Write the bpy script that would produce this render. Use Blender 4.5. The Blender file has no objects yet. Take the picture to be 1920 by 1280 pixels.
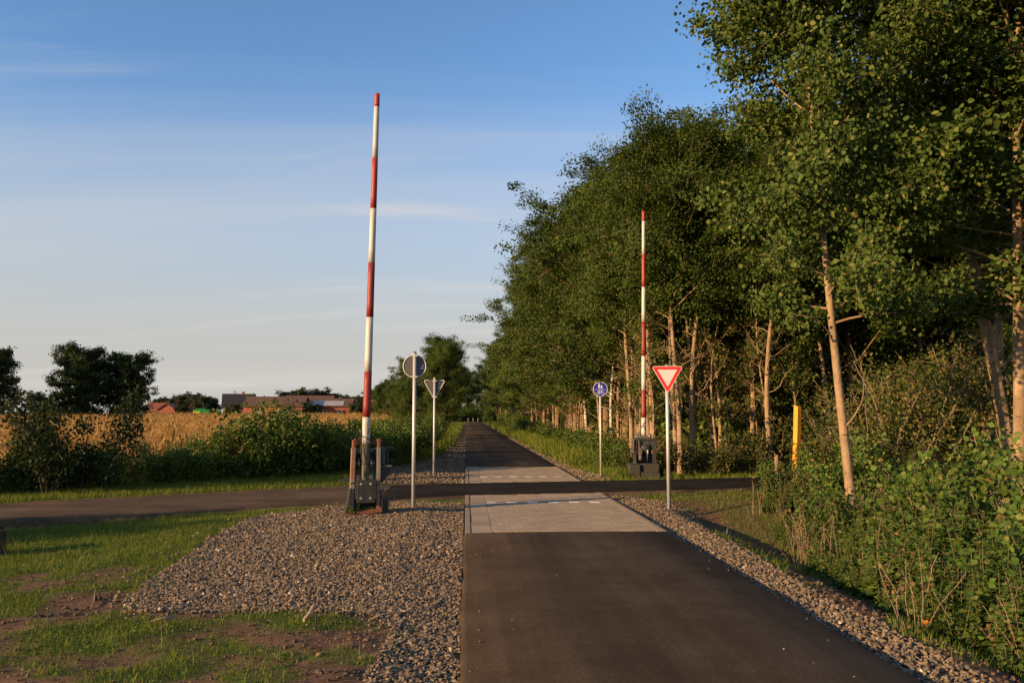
import bpy, bmesh, math
import numpy as np

SC = bpy.context.scene
COL = SC.collection
R = math.radians

# ---------------------------------------------------------------- camera
cam_d = bpy.data.cameras.new("camera")
cam_d.sensor_width = 22.2
cam_d.lens = 18.0
cam_d.clip_start = 0.05
cam_d.clip_end = 6000
cam = bpy.data.objects.new("camera", cam_d)
COL.objects.link(cam)
cam.location = (0, 0, 1.7)
cam.rotation_euler = (R(90) + math.atan(135 / 1557), 0, R(-3.16))
SC.camera = cam

# ---------------------------------------------------------------- light
SUN_EL = R(14.0)
SUN_AZ = np.array([-0.884, -0.468])          # horizontal direction towards the sun
wd = bpy.data.worlds.new("World")
SC.world = wd
wd.use_nodes = True
nt = wd.node_tree
nt.nodes.clear()
def N(tree, typ, **kw):
    n = tree.nodes.new(typ)
    for k, v in kw.items():
        setattr(n, k, v)
    return n
sky = N(nt, 'ShaderNodeTexSky', sky_type='NISHITA', sun_disc=False)
sky.sun_elevation = SUN_EL
sky.sun_rotation = math.atan2(SUN_AZ[0], SUN_AZ[1])
sky.altitude = 0
sky.air_density = 1.0
sky.dust_density = 0.0
sky.ozone_density = 4.0
tc = N(nt, 'ShaderNodeTexCoord')
sep = N(nt, 'ShaderNodeSeparateXYZ')
nt.links.new(tc.outputs['Generated'], sep.inputs[0])
def M(op, a, b=None, tree=nt, clamp=False):
    n = N(tree, 'ShaderNodeMath', operation=op)
    n.use_clamp = clamp
    for i, v in enumerate((a, b)):
        if v is None:
            continue
        if isinstance(v, (int, float)):
            n.inputs[i].default_value = v
        else:
            tree.links.new(v, n.inputs[i])
    return n.outputs[0]
zz = M('ADD', M('MAXIMUM', sep.outputs[2], 0.0), 0.10)
cx = M('DIVIDE', sep.outputs[0], zz)
cy = M('DIVIDE', sep.outputs[1], zz)
comb = N(nt, 'ShaderNodeCombineXYZ')
nt.links.new(cx, comb.inputs[0]); nt.links.new(cy, comb.inputs[1])
def cirrus(rot, scl, scale, detail, lo, hi, dist, loc=(0, 0, 0)):
    mp = N(nt, 'ShaderNodeMapping')
    mp.inputs['Rotation'].default_value = (0, 0, R(rot))
    mp.inputs['Scale'].default_value = scl
    mp.inputs['Location'].default_value = loc
    nt.links.new(comb.outputs[0], mp.inputs[0])
    nz = N(nt, 'ShaderNodeTexNoise')
    nz.inputs['Scale'].default_value = scale
    nz.inputs['Detail'].default_value = detail
    nz.inputs['Roughness'].default_value = 0.55
    nz.inputs['Distortion'].default_value = dist
    nt.links.new(mp.outputs[0], nz.inputs['Vector'])
    mr = N(nt, 'ShaderNodeMapRange', interpolation_type='SMOOTHSTEP')
    mr.inputs[1].default_value = lo
    mr.inputs[2].default_value = hi
    nt.links.new(nz.outputs[0], mr.inputs[0])
    return mr.outputs[0]
c1 = cirrus(24, (0.42, 1.8, 1), 0.70, 9, 0.50, 0.80, 1.2, (7.3, 0.2, 0))
c2 = cirrus(-14, (0.26, 1.2, 1), 0.45, 7, 0.43, 0.72, 0.6, (5.6, 2.2, 0))
cl = M('ADD', M('MULTIPLY', c1, 0.75), M('MULTIPLY', c2, 0.42), clamp=True)
veil = N(nt, 'ShaderNodeMapRange', interpolation_type='SMOOTHSTEP')
nt.links.new(sep.outputs[2], veil.inputs[0])
veil.inputs[1].default_value = 0.37; veil.inputs[2].default_value = 0.04
veil.inputs[3].default_value = 0.0; veil.inputs[4].default_value = 0.97
mv = N(nt, 'ShaderNodeMix', data_type='RGBA')
nt.links.new(veil.outputs[0], mv.inputs[0])
nt.links.new(sky.outputs[0], mv.inputs[6])
mv.inputs[7].default_value = (2.60, 2.50, 2.36, 1)
mx = N(nt, 'ShaderNodeMix', data_type='RGBA')
nt.links.new(M('MULTIPLY', cl, 0.95), mx.inputs[0])
nt.links.new(mv.outputs[2], mx.inputs[6])
mx.inputs[7].default_value = (3.3, 3.12, 2.98, 1)
bg = N(nt, 'ShaderNodeBackground')
bg.inputs[1].default_value = 0.116
nt.links.new(mx.outputs[2], bg.inputs[0])
wo = N(nt, 'ShaderNodeOutputWorld')
nt.links.new(bg.outputs[0], wo.inputs[0])

sun_d = bpy.data.lights.new("sun", 'SUN')
sun_d.energy = 4.7
sun_d.angle = R(0.6)
sun_d.color = (1.0, 0.63, 0.30)
sun = bpy.data.objects.new("sun", sun_d)
COL.objects.link(sun)
import mathutils
_to = mathutils.Vector((SUN_AZ[0] * math.cos(SUN_EL), SUN_AZ[1] * math.cos(SUN_EL), math.sin(SUN_EL)))
sun.rotation_euler = _to.to_track_quat('Z', 'Y').to_euler()
sun.location = _to * 50

SC.view_settings.view_transform = 'Standard'
SC.view_settings.look = 'None'
SC.view_settings.gamma = 1
SC.view_settings.exposure = 0.92
SC.cycles.max_bounces = 6
SC.cycles.transparent_max_bounces = 4

# ---------------------------------------------------------------- materials
def new_mat(name):
    m = bpy.data.materials.new(name)
    m.use_nodes = True
    t = m.node_tree
    t.nodes.clear()
    out = t.nodes.new('ShaderNodeOutputMaterial')
    p = t.nodes.new('ShaderNodeBsdfPrincipled')
    t.links.new(p.outputs[0], out.inputs[0])
    return m, t, p, out
def noise(t, vec, scale, detail=4, rough=0.55):
    n = t.nodes.new('ShaderNodeTexNoise')
    n.inputs['Scale'].default_value = scale
    n.inputs['Detail'].default_value = detail
    n.inputs['Roughness'].default_value = rough
    if vec is not None:
        t.links.new(vec, n.inputs['Vector'])
    return n.outputs[0]
def ramp(t, fac, stops, interp='LINEAR'):
    r = t.nodes.new('ShaderNodeValToRGB')
    r.color_ramp.interpolation = interp
    e = r.color_ramp.elements
    while len(e) < len(stops):
        e.new(0.5)
    for el, (pos, c) in zip(e, stops):
        el.position = pos
        el.color = (*c, 1) if len(c) == 3 else c
    t.links.new(fac, r.inputs[0])
    return r.outputs[0]
def mixc(t, fac, a, b, blend='MIX'):
    n = t.nodes.new('ShaderNodeMix')
    n.data_type = 'RGBA'
    n.blend_type = blend
    for s, v in ((0, fac), (6, a), (7, b)):
        if isinstance(v, (int, float)):
            n.inputs[s].default_value = v
        elif isinstance(v, tuple):
            n.inputs[s].default_value = (*v, 1) if len(v) == 3 else v
        else:
            t.links.new(v, n.inputs[s])
    return n.outputs[2]
def bump(t, p, h, strength=0.4, dist=0.02):
    b = t.nodes.new('ShaderNodeBump')
    b.inputs['Strength'].default_value = strength
    b.inputs['Distance'].default_value = dist
    t.links.new(h, b.inputs['Height'])
    t.links.new(b.outputs[0], p.inputs['Normal'])
def coords(t, which='Object'):
    return t.nodes.new('ShaderNodeTexCoord').outputs[which]
def mapping(t, vec, scale):
    mp = t.nodes.new('ShaderNodeMapping')
    mp.inputs['Scale'].default_value = scale
    t.links.new(vec, mp.inputs[0])
    return mp.outputs[0]

def pmat(name, ca, cb, scale=6.0, rough=0.7, bmp=0.2, bscale=None, metal=0.0, lo=0.3, hi=0.7, stretch=(1, 1, 1), spec=0.4):
    """two-tone noise paint / concrete / metal"""
    m, t, p, o = new_mat(name)
    v = mapping(t, coords(t), stretch)
    f = noise(t, v, scale, 6)
    t.links.new(ramp(t, f, [(lo, ca), (hi, cb)]), p.inputs['Base Color'])
    p.inputs['Roughness'].default_value = rough
    p.inputs['Metallic'].default_value = metal
    p.inputs['Specular IOR Level'].default_value = spec
    if bmp:
        bump(t, p, noise(t, v, bscale or scale * 4, 5), bmp, 0.01)
    return m

def worn_mat(name, paint, paint2, rust, rust2, amount=0.55, scale=9.0, rough=0.65, metal=0.0, stretch=(1, 1, 0.5)):
    m, t, p, o = new_mat(name)
    v = mapping(t, coords(t), stretch)
    a = ramp(t, noise(t, v, scale * 0.8, 5), [(0.3, paint), (0.7, paint2)])
    b = ramp(t, noise(t, v, scale * 3, 5), [(0.3, rust), (0.7, rust2)])
    k = ramp(t, noise(t, v, scale, 8, 0.65), [(amount - 0.05, (0, 0, 0)), (amount + 0.05, (1, 1, 1))])
    t.links.new(mixc(t, k, a, b), p.inputs['Base Color'])
    p.inputs['Roughness'].default_value = rough
    p.inputs['Metallic'].default_value = metal
    bump(t, p, noise(t, v, scale * 5, 5), 0.3, 0.01)
    return m

def leaf_mat(name, stops, trans=0.32, rough=0.6, objvar=0.25):
    m, t, p, o = new_mat(name)
    g = t.nodes.new('ShaderNodeNewGeometry')
    col = ramp(t, g.outputs['Random Per Island'], stops)
    oi = t.nodes.new('ShaderNodeObjectInfo')
    hs = t.nodes.new('ShaderNodeHueSaturation')
    mr = t.nodes.new('ShaderNodeMapRange')
    mr.inputs[3].default_value = 1 - objvar; mr.inputs[4].default_value = 1 + objvar
    t.links.new(oi.outputs['Random'], mr.inputs[0])
    t.links.new(mr.outputs[0], hs.inputs['Value'])
    t.links.new(col, hs.inputs['Color'])
    c = hs.outputs[0]
    t.links.new(c, p.inputs['Base Color'])
    p.inputs['Roughness'].default_value = rough
    p.inputs['Specular IOR Level'].default_value = 0.14
    tr = t.nodes.new('ShaderNodeBsdfTranslucent')
    t.links.new(mixc(t, 1.0, c, (1.0, 0.95, 0.45), 'MULTIPLY'), tr.inputs[0])
    ms = t.nodes.new('ShaderNodeMixShader')
    ms.inputs[0].default_value = trans
    t.links.new(p.outputs[0], ms.inputs[1]); t.links.new(tr.outputs[0], ms.inputs[2])
    t.links.new(ms.outputs[0], o.inputs[0])
    return m

def island_mat(name, stops, rough=0.85, bmp=0.0, spec=0.3):
    m, t, p, o = new_mat(name)
    g = t.nodes.new('ShaderNodeNewGeometry')
    c = ramp(t, g.outputs['Random Per Island'], stops)
    f = noise(t, coords(t), 60, 3)
    c = mixc(t, 0.6, c, ramp(t, f, [(0.3, (0.55, 0.55, 0.55)), (0.7, (1, 1, 1))]), 'MULTIPLY')
    t.links.new(c, p.inputs['Base Color'])
    p.inputs['Roughness'].default_value = rough
    p.inputs['Specular IOR Level'].default_value = spec
    return m

MAT = {}
MAT['leaf_wood'] = leaf_mat('leaf_wood', [(0.0, (0.046, 0.080, 0.014)), (0.45, (0.062, 0.104, 0.018)), (0.85, (0.086, 0.130, 0.024)), (1.0, (0.14, 0.16, 0.04))])
MAT['leaf_aspen'] = leaf_mat('leaf_aspen', [(0.0, (0.052, 0.088, 0.017)), (0.5, (0.075, 0.120, 0.024)), (0.88, (0.108, 0.155, 0.034)), (1.0, (0.22, 0.22, 0.06))], trans=0.3)
MAT['leaf_oak'] = leaf_mat('leaf_oak', [(0.0, (0.018, 0.032, 0.010)), (0.6, (0.030, 0.050, 0.014)), (1.0, (0.05, 0.065, 0.02))], trans=0.2)
MAT['leaf_hedge'] = leaf_mat('leaf_hedge', [(0.0, (0.046, 0.084, 0.015)), (0.5, (0.080, 0.135, 0.025)), (0.85, (0.125, 0.185, 0.036)), (1.0, (0.15, 0.17, 0.05))], trans=0.35)
MAT['leaf_under'] = leaf_mat('leaf_under', [(0.0, (0.045, 0.068, 0.016)), (0.5, (0.085, 0.105, 0.026)), (0.8, (0.125, 0.13, 0.038)), (1.0, (0.22, 0.15, 0.05))], trans=0.3)
MAT['leaf_weed'] = leaf_mat('leaf_weed', [(0.0, (0.055, 0.105, 0.018)), (0.5, (0.090, 0.155, 0.028)), (0.85, (0.13, 0.19, 0.04)), (0.985, (0.20, 0.20, 0.06)), (1.0, (0.30, 0.15, 0.05))], trans=0.35)
MAT['leaf_far'] = leaf_mat('leaf_far', [(0.0, (0.030, 0.044, 0.022)), (0.6, (0.048, 0.064, 0.030)), (1.0, (0.07, 0.08, 0.038))], trans=0.2)
MAT['grass'] = leaf_mat('grass', [(0.0, (0.078, 0.120, 0.012)), (0.5, (0.120, 0.172, 0.018)), (0.82, (0.175, 0.215, 0.034)), (1.0, (0.30, 0.23, 0.09))], trans=0.3, objvar=0)
MAT['clover'] = leaf_mat('clover', [(0.0, (0.045, 0.090, 0.015)), (0.6, (0.080, 0.140, 0.025)), (1.0, (0.14, 0.18, 0.04))], trans=0.3, objvar=0)
MAT['corn_green'] = leaf_mat('corn_green', [(0.0, (0.070, 0.100, 0.020)), (0.5, (0.11, 0.14, 0.03)), (1.0, (0.20, 0.19, 0.06))], trans=0.3, objvar=0)
MAT['corn_dry'] = leaf_mat('corn_dry', [(0.0, (0.29, 0.165, 0.052)), (0.5, (0.40, 0.24, 0.082)), (1.0, (0.50, 0.32, 0.125))], trans=0.25, rough=0.7, objvar=0)
MAT['flower'] = leaf_mat('flower', [(0.0, (0.30, 0.17, 0.15)), (0.6, (0.42, 0.27, 0.23)), (1.0, (0.5, 0.38, 0.3))], trans=0.2, rough=0.8, objvar=0)
MAT['dry_leaf'] = leaf_mat('dry_leaf', [(0.0, (0.10, 0.070, 0.035)), (0.6, (0.17, 0.115, 0.055)), (1.0, (0.24, 0.15, 0.07))], trans=0.2, rough=0.8, objvar=0)
MAT['dead_leaf'] = leaf_mat('dead_leaf', [(0.0, (0.55, 0.17, 0.04)), (1.0, (0.6, 0.28, 0.06))], trans=0.35, rough=0.7, objvar=0)

def bark_mat(name, ca, cb, cd, amt=0.62, scale=7):
    m, t, p, o = new_mat(name)
    v = coords(t)
    f = noise(t, mapping(t, v, (1, 1, 0.35)), scale, 6)
    c = ramp(t, f, [(0.3, ca), (0.7, cb)])
    d = ramp(t, noise(t, mapping(t, v, (0.6, 0.6, 3.2)), scale * 0.9, 4), [(amt, (0, 0, 0)), (amt + 0.05, (1, 1, 1))])
    c = mixc(t, d, c, cd)
    t.links.new(c, p.inputs['Base Color'])
    p.inputs['Roughness'].default_value = 0.9
    p.inputs['Specular IOR Level'].default_value = 0.15
    lich = ramp(t, noise(t, v, scale * 0.35, 5, 0.6), [(0.38, (0.62, 0.62, 0.58)), (0.62, (1.12, 1.1, 1.06))])
    c2_ = mixc(t, 0.8, c, lich, 'MULTIPLY')
    fine = ramp(t, noise(t, mapping(t, v, (1, 1, 2.6)), scale * 5, 5, 0.7), [(0.35, (0.7, 0.68, 0.66)), (0.65, (1.15, 1.15, 1.15))])
    t.links.new(mixc(t, 0.7, c2_, fine, 'MULTIPLY'), p.inputs['Base Color'])
    bump(t, p, noise(t, mapping(t, v, (1, 1, 0.3)), scale * 3, 5), 0.7, 0.03)
    return m
MAT['bark_aspen'] = bark_mat('bark_aspen', (0.27, 0.19, 0.115), (0.38, 0.275, 0.175), (0.09, 0.065, 0.04), 0.655)
MAT['bark_birch'] = bark_mat('bark_birch', (0.50, 0.46, 0.40), (0.68, 0.64, 0.57), (0.04, 0.035, 0.03), 0.58, 9)
MAT['bark_brown'] = bark_mat('bark_brown', (0.19, 0.125, 0.078), (0.30, 0.20, 0.125), (0.08, 0.055, 0.035), 0.66)
MAT['bark_dark'] = bark_mat('bark_dark', (0.06, 0.046, 0.034), (0.10, 0.078, 0.055), (0.03, 0.024, 0.02), 0.64)
MAT['stem'] = pmat('stem', (0.10, 0.10, 0.035), (0.18, 0.13, 0.06), 12, 0.8, 0)
MAT['twig'] = pmat('twig', (0.17, 0.12, 0.08), (0.30, 0.22, 0.15), 9, 0.9, 0)

# ---------------------------------------------------------------- mesh helpers
rng = np.random.default_rng(7)
def np_mesh(name, verts, faces, mats, mat_idx=None, smooth=False):
    """verts (N,3), faces (M,k) all the same size k, or a list of such arrays"""
    me = bpy.data.meshes.new(name)
    if not isinstance(faces, list):
        faces = [faces]
    verts = np.asarray(verts, np.float32)
    nl = sum(f.size for f in faces)
    nf = sum(len(f) for f in faces)
    me.vertices.add(len(verts)); me.loops.add(nl); me.polygons.add(nf)
    me.vertices.foreach_set('co', verts.ravel())
    me.loops.foreach_set('vertex_index', np.concatenate([f.ravel() for f in faces]).astype(np.int32))
    tot_ = np.concatenate([np.full(len(f), f.shape[1]) for f in faces]).astype(np.int32)
    st = np.concatenate([[0], np.cumsum(tot_)[:-1]]).astype(np.int32)
    me.polygons.foreach_set('loop_start', st)
    me.polygons.foreach_set('loop_total', tot_)
    if mat_idx is not None:
        me.polygons.foreach_set('material_index', np.asarray(mat_idx, np.int32))
    me.polygons.foreach_set('use_smooth', np.full(nf, smooth))
    for m in (mats if isinstance(mats, (list, tuple)) else [mats]):
        me.materials.append(m)
    me.update(calc_edges=True)
    return me
def link(name, me, parent=None, loc=None, rot=None, scale=None):
    o = bpy.data.objects.new(name, me)
    COL.objects.link(o)
    if parent is not None:
        o.parent = parent
    if loc is not None:
        o.location = loc
    if rot is not None:
        o.rotation_euler = rot
    if scale is not None:
        o.scale = scale
    return o
def tag(o, label, cat=None, group=None, kind=None):
    o['label'] = label
    if cat: o['category'] = cat
    if group: o['group'] = group
    if kind: o['kind'] = kind
    return o
def empty(name, loc, label, cat, rz=0.0, group=None):
    o = bpy.data.objects.new(name, None)
    o.empty_display_size = 0.2
    COL.objects.link(o)
    o.location = loc
    o.rotation_euler = (0, 0, rz)
    tag(o, label, cat, group)
    return o
def structure(o):
    o['kind'] = 'structure'
    return o
def copy_thing(root, loc, rz=0.0, sc=1.0, label=None, group=None):
    c = root.copy(); COL.objects.link(c)
    c.location = loc; c.rotation_euler = (0, 0, rz)
    c.scale = (sc, sc, sc) if isinstance(sc, (int, float)) else sc
    if label: c['label'] = label
    if group: c['group'] = group
    for ch in root.children:
        d = ch.copy(); COL.objects.link(d); d.parent = c
        for g in ch.children:
            e = g.copy(); COL.objects.link(e); e.parent = d
    return c

class MB:
    """collects hard-surface pieces; build() links them as one mesh object"""
    def __init__(s):
        s.v = []; s.f = []; s.sm = []
    def add(s, vs, fs, smooth=False):
        b = len(s.v)
        s.v += [tuple(map(float, v)) for v in vs]
        s.f += [tuple(i + b for i in f) for f in fs]
        s.sm += [smooth] * len(fs)
        return s
    def box(s, x0, x1, y0, y1, z0, z1, bev=0.0):
        if bev <= 0:
            vs = [(x, y, z) for z in (z0, z1) for y in (y0, y1) for x in (x0, x1)]
            fs = [(0, 2, 3, 1), (4, 5, 7, 6), (0, 1, 5, 4), (2, 6, 7, 3), (0, 4, 6, 2), (1, 3, 7, 5)]
            return s.add(vs, fs)
        bm = bmesh.new()
        bmesh.ops.create_cube(bm, size=1)
        for v in bm.verts:
            v.co = ((x0 + x1) / 2 + v.co.x * (x1 - x0), (y0 + y1) / 2 + v.co.y * (y1 - y0), (z0 + z1) / 2 + v.co.z * (z1 - z0))
        bmesh.ops.bevel(bm, geom=bm.edges[:], offset=bev, segments=2, affect='EDGES', profile=0.5)
        bm.verts.index_update()
        s.add([v.co[:] for v in bm.verts], [[v.index for v in f.verts] for f in bm.faces])
        bm.free()
        return s
    def tube(s, pts, rad, n=12, cap=True, smooth=True):
        pts = np.asarray(pts, float)
        rad = np.broadcast_to(np.asarray(rad, float), (len(pts),))
        tg = np.gradient(pts, axis=0)
        tg /= np.linalg.norm(tg, axis=1)[:, None] + 1e-12
        ref = np.array([0.0, 0, 1]) if abs(tg[0][2]) < 0.9 else np.array([1.0, 0, 0])
        u = np.cross(tg, ref); u /= np.linalg.norm(u, axis=1)[:, None] + 1e-12
        w = np.cross(tg, u)
        a = np.arange(n) * 2 * math.pi / n
        vs = (pts[:, None] + rad[:, None, None] * (np.cos(a)[None, :, None] * u[:, None] + np.sin(a)[None, :, None] * w[:, None])).reshape(-1, 3)
        fs = []
        for i in range(len(pts) - 1):
            for j in range(n):
                k = (j + 1) % n
                fs.append((i * n + j, i * n + k, (i + 1) * n + k, (i + 1) * n + j))
        s.add(vs, fs, smooth)
        if cap:
            b = len(s.v) - len(vs)
            s.f += [tuple(b + j for j in range(n))[::-1], tuple(b + (len(pts) - 1) * n + j for j in range(n))]
            s.sm += [False, False]
        return s
    def prism(s, outline, y0, y1):
        """outline in (x,z), extruded along y"""
        n = len(outline)
        vs = [(x, y0, z) for x, z in outline] + [(x, y1, z) for x, z in outline]
        fs = [tuple(range(n)), tuple(range(2 * n - 1, n - 1, -1))]
        for i in range(n):
            j = (i + 1) % n
            fs.append((i, i + n, j + n, j))
        return s.add(vs, fs)
    def mesh(s, name, mat):
        me = bpy.data.meshes.new(name)
        me.from_pydata(s.v, [], s.f)
        me.polygons.foreach_set('use_smooth', s.sm)
        me.materials.append(mat)
        bm = bmesh.new(); bm.from_mesh(me)
        bmesh.ops.recalc_face_normals(bm, faces=bm.faces)
        bm.to_mesh(me); bm.free()
        me.update()
        return me
    def build(s, name, mat, parent=None, **kw):
        return link(name, s.mesh(name, mat), parent, **kw)

# value noise in numpy
def _hash(ix, iy, seed):
    h = (ix.astype(np.int64) * 374761393 + iy.astype(np.int64) * 668265263 + seed * 982451653) & 0xffffffff
    h = ((h ^ (h >> 13)) * 1274126177) & 0xffffffff
    return ((h ^ (h >> 16)) & 0xffff) / 65535.0
def vnoise(x, y, seed=0):
    x = np.asarray(x, float); y = np.asarray(y, float)
    ix = np.floor(x); iy = np.floor(y)
    fx = x - ix; fy = y - iy
    fx = fx * fx * (3 - 2 * fx); fy = fy * fy * (3 - 2 * fy)
    a = _hash(ix, iy, seed); b = _hash(ix + 1, iy, seed); c = _hash(ix, iy + 1, seed); d = _hash(ix + 1, iy + 1, seed)
    return (a * (1 - fx) + b * fx) * (1 - fy) + (c * (1 - fx) + d * fx) * fy
def fbm(x, y, seed=0, octv=4):
    s = 0; a = 0.5; t = 0
    for k in range(octv):
        s = s + a * vnoise(x * 2 ** k, y * 2 ** k, seed + k); t += a; a *= 0.55
    return s / t
def sstep(a, b, x):
    t = np.clip((x - a) / (b - a), 0, 1)
    return t * t * (3 - 2 * t)
def inside(poly, x, y):
    x = np.asarray(x); y = np.asarray(y)
    r = np.zeros(x.shape, bool)
    n = len(poly)
    for i in range(n):
        x1, y1 = poly[i]; x2, y2 = poly[(i + 1) % n]
        if y1 == y2:
            continue
        c = ((y1 > y) != (y2 > y)) & (x < (x2 - x1) * (y - y1) / (y2 - y1) + x1)
        r ^= c
    return r

# ---------------------------------------------------------------- layout of the ground
PW = 2.92                                    # path width
RN = np.array([(-60, -9), (-30, 3.0), (-14, 10.3), (-7.33, 13.71), (-4.43, 15.15), (-2.38, 16.3), (-0.03, 17.6), (3.2, 18.15), (6.83, 18.99), (9.8, 19.75), (16, 21.6), (40, 28)])
RF = np.array([(-60, -5.4), (-30, 6.4), (-14, 13.6), (-8.75, 16.5), (-7.0, 17.6), (-5.48, 18.5), (-2.94, 20.0), (-0.04, 20.75), (2.93, 21.2), (5.22, 21.65), (8.04, 22.3), (11, 23.0), (16, 24.7), (40, 31.5)])
def road_near(x): return np.interp(x, RN[:, 0], RN[:, 1])
def road_far(x): return np.interp(x, RF[:, 0], RF[:, 1])
def hedge_x(y): return np.interp(y, [0, 12, 18.5, 21.1, 24.8, 27.8, 36, 60, 120], [-22, -16, -9.9, -7.1, -3.5, -2.4, -1.8, -1.5, -1.4])
GRAVEL_NEAR = [(0.0, 2.5), (-0.75, 2.5), (-0.66, 5.2), (-0.60, 6.2), (-0.58, 6.9), (-0.80, 7.3), (-1.8, 7.45), (-2.75, 7.5), (-3.1, 8.0), (-3.25, 8.9), (-3.35, 10.05), (-3.5, 11.95), (-3.55, 13.6), (-3.35, 14.7), (-2.29, 15.75), (-1.33, 16.2), (-0.07, 16.6), (0.0, 16.6)]
GRAVEL_FAR = [(0.0, 21.0), (-3.0, 20.9), (-3.35, 21.9), (-2.7, 25.5), (-2.0, 28.4), (-1.1, 34), (-0.75, 45), (-0.5, 110), (0.0, 110)]
GRAVEL_RIGHT = [(2.92, 2.0), (3.42, 2.0), (3.46, 5.2), (3.46, 8.4), (3.62, 10.5), (3.75, 12.6), (4.25, 15.0), (4.2, 15.9), (3.5, 17.4), (3.2, 17.75), (2.92, 17.6)]
GRAVEL_RFAR = [(2.92, 21.6), (3.9, 22.2), (3.8, 24), (3.45, 27), (3.35, 34), (3.3, 100), (2.92, 100)]
GRAVELS = [GRAVEL_NEAR, GRAVEL_FAR, GRAVEL_RIGHT, GRAVEL_RFAR]
def gravel_mask(x, y):
    wx = x + 0.22 * (fbm(x * 1.7, y * 1.7, 5) - 0.5) * (x < -0.3)
    wy = y + 0.35 * (fbm(x * 1.7, y * 1.7, 9) - 0.5) * (x < -0.3)
    wx = np.where(x > 3.1, x + 0.25 * (fbm(x * 2, y * 1.2, 6) - 0.5), wx)
    r = np.zeros(np.shape(x), bool)
    for g in GRAVELS:
        r |= inside(g, wx, wy)
    return r
def on_road(x, y, m=0.0): return (y > road_near(x) - m) & (y < road_far(x) + m)
def on_path(x, y, m=0.0): return (x > -m) & (x < PW + m)
def gz(x, y):
    x = np.asarray(x, float); y = np.asarray(y, float)
    z = 0.035 * (fbm(x * 1.1, y * 1.1, 21) - 0.5) + 0.03 * (fbm(x * 5, y * 5, 31) - 0.5)
    z = z - 0.025
    # soil on the left foreground swells and falls gently away
    left = (x < 0) & (y < road_near(x))
    z = np.where(left, z - 0.10 * sstep(3.5, 7.5, -x) + 0.05 * sstep(0.35, 0.7, fbm(x * 0.8, y * 0.8, 3)) * sstep(0.6, 1.5, -x) * sstep(8.0, 6.5, y), z)
    z = np.where(x < 0, z - 0.05 * sstep(1.0, 0.0, -x), z)
    # field beyond the hedge is lower than the old railway bed
    d = hedge_x(y) - x
    far = (y > road_far(x) - 0.2)
    z = np.where(far & (x < 0), z - 0.92 * sstep(0.2, 3.4, d) * sstep(0.0, 2.0, y - road_far(x)) + 0.98 * sstep(3, 8, d) * sstep(28, 160, y), z)
    # ditch on the right, before the road
    s = sstep(14.2, 17.2, y)
    dit = -0.05 - 0.36 * sstep(3.5, 4.7, x) + 0.16 * sstep(6.5, 9.5, x)
    z = np.where((x > PW) & ~far, z + dit * (1 - s) - 0.03 * s, z)
    z = np.where((x > PW) & far, z - 0.05 - 0.18 * sstep(4.5, 7, x) * sstep(0.8, 4.0, y - road_far(x)), z)
    # bed under path and road
    z = np.where(on_path(x, y, 0.0), -0.07, z)
    e = np.minimum(y - road_near(x), road_far(x) - y)
    z = np.where(e > -0.25, np.where(e > 0.15, -0.06, np.minimum(z, -0.02)), z)
    return z
def cover(x, y):
    """how much grass grows at a spot, 0..1"""
    x = np.asarray(x, float); y = np.asarray(y, float)
    n1 = fbm(x * 0.75, y * 0.75, 41); n2 = fbm(x * 2.3, y * 2.3, 47)
    n = 0.6 * n1 + 0.4 * n2
    c = np.full(x.shape, 0.75)
    rn = road_near(x); rf = road_far(x)
    left = (x < 0) & (y < rn)
    thr = np.interp(y, [4, 6.5, 8, 10, 12], [0.60, 0.55, 0.495, 0.41, 0.31])
    thr = thr + 0.05 * sstep(-1.6, -0.6, x)
    cl_ = sstep(thr - 0.05, thr + 0.09, n) * sstep(0.02, 0.35, rn - y)
    c = np.where(left, cl_, c)
    verge = (x < 0) & (y >= rf)
    c = np.where(verge, 0.95 * sstep(0.12, 0.55, y - rf + 0.5 * (n2 - 0.5)) * np.where(hedge_x(y) - x > 2.5, 0.4, 1.0), c)
    right = (x > PW) & (y < rn)
    cr = sstep(0.50, 0.62, n) * 0.8
    c = np.where(right, np.where(x < 4.8, np.maximum(cr, 0.75 * sstep(15.6, 16.8, y) * sstep(4.2, 5, x)), 0.5), c)
    rfar = (x > PW) & (y >= rf)
    c = np.where(rfar, 0.9 * sstep(0.02, 0.25, y - rf), c)
    c = np.where(gravel_mask(x, y), np.where(gravel_mask(x - 0.25, y - 0.2), 0.02 * (n2 > 0.62), 0.30 * sstep(0.42, 0.6, n2)), c)
    c = np.where(on_path(x, y, 0.03) | on_road(x, y, 0.0), 0, c)
    return c

# ground sheet
def lines(lo, a, b, hi, step, nfar):
    f = np.geomspace(step * 1.6, hi - b, nfar) + b
    g = a - np.geomspace(step * 1.6, a - lo, nfar)[::-1]
    return np.concatenate([g, np.arange(a, b, step), [b], f])
gx = lines(-1500, -8, 6, 1500, 0.10, 34)
gx = np.unique(np.concatenate([gx, [-0.004, 0.004, PW - 0.004, PW + 0.004]]))
gy = lines(-150, 4, 18, 2500, 0.10, 46)
GX, GY = np.meshgrid(gx, gy)
GZ = gz(GX, GY)
gv = np.stack([GX, GY, GZ], -1).reshape(-1, 3)
ny, nx = GX.shape
ii = np.arange(ny * nx).reshape(ny, nx)
gf = np.stack([ii[:-1, :-1], ii[:-1, 1:], ii[1:, 1:], ii[1:, :-1]], -1).reshape(-1, 4)
m, t, p, o = new_mat('ground')
v = coords(t)
at_g = t.nodes.new('ShaderNodeAttribute'); at_g.attribute_name = 'grass_cover'
at_s = t.nodes.new('ShaderNodeAttribute'); at_s.attribute_name = 'gravel_cover'
at_f = t.nodes.new('ShaderNodeAttribute'); at_f.attribute_name = 'field_cover'
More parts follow.
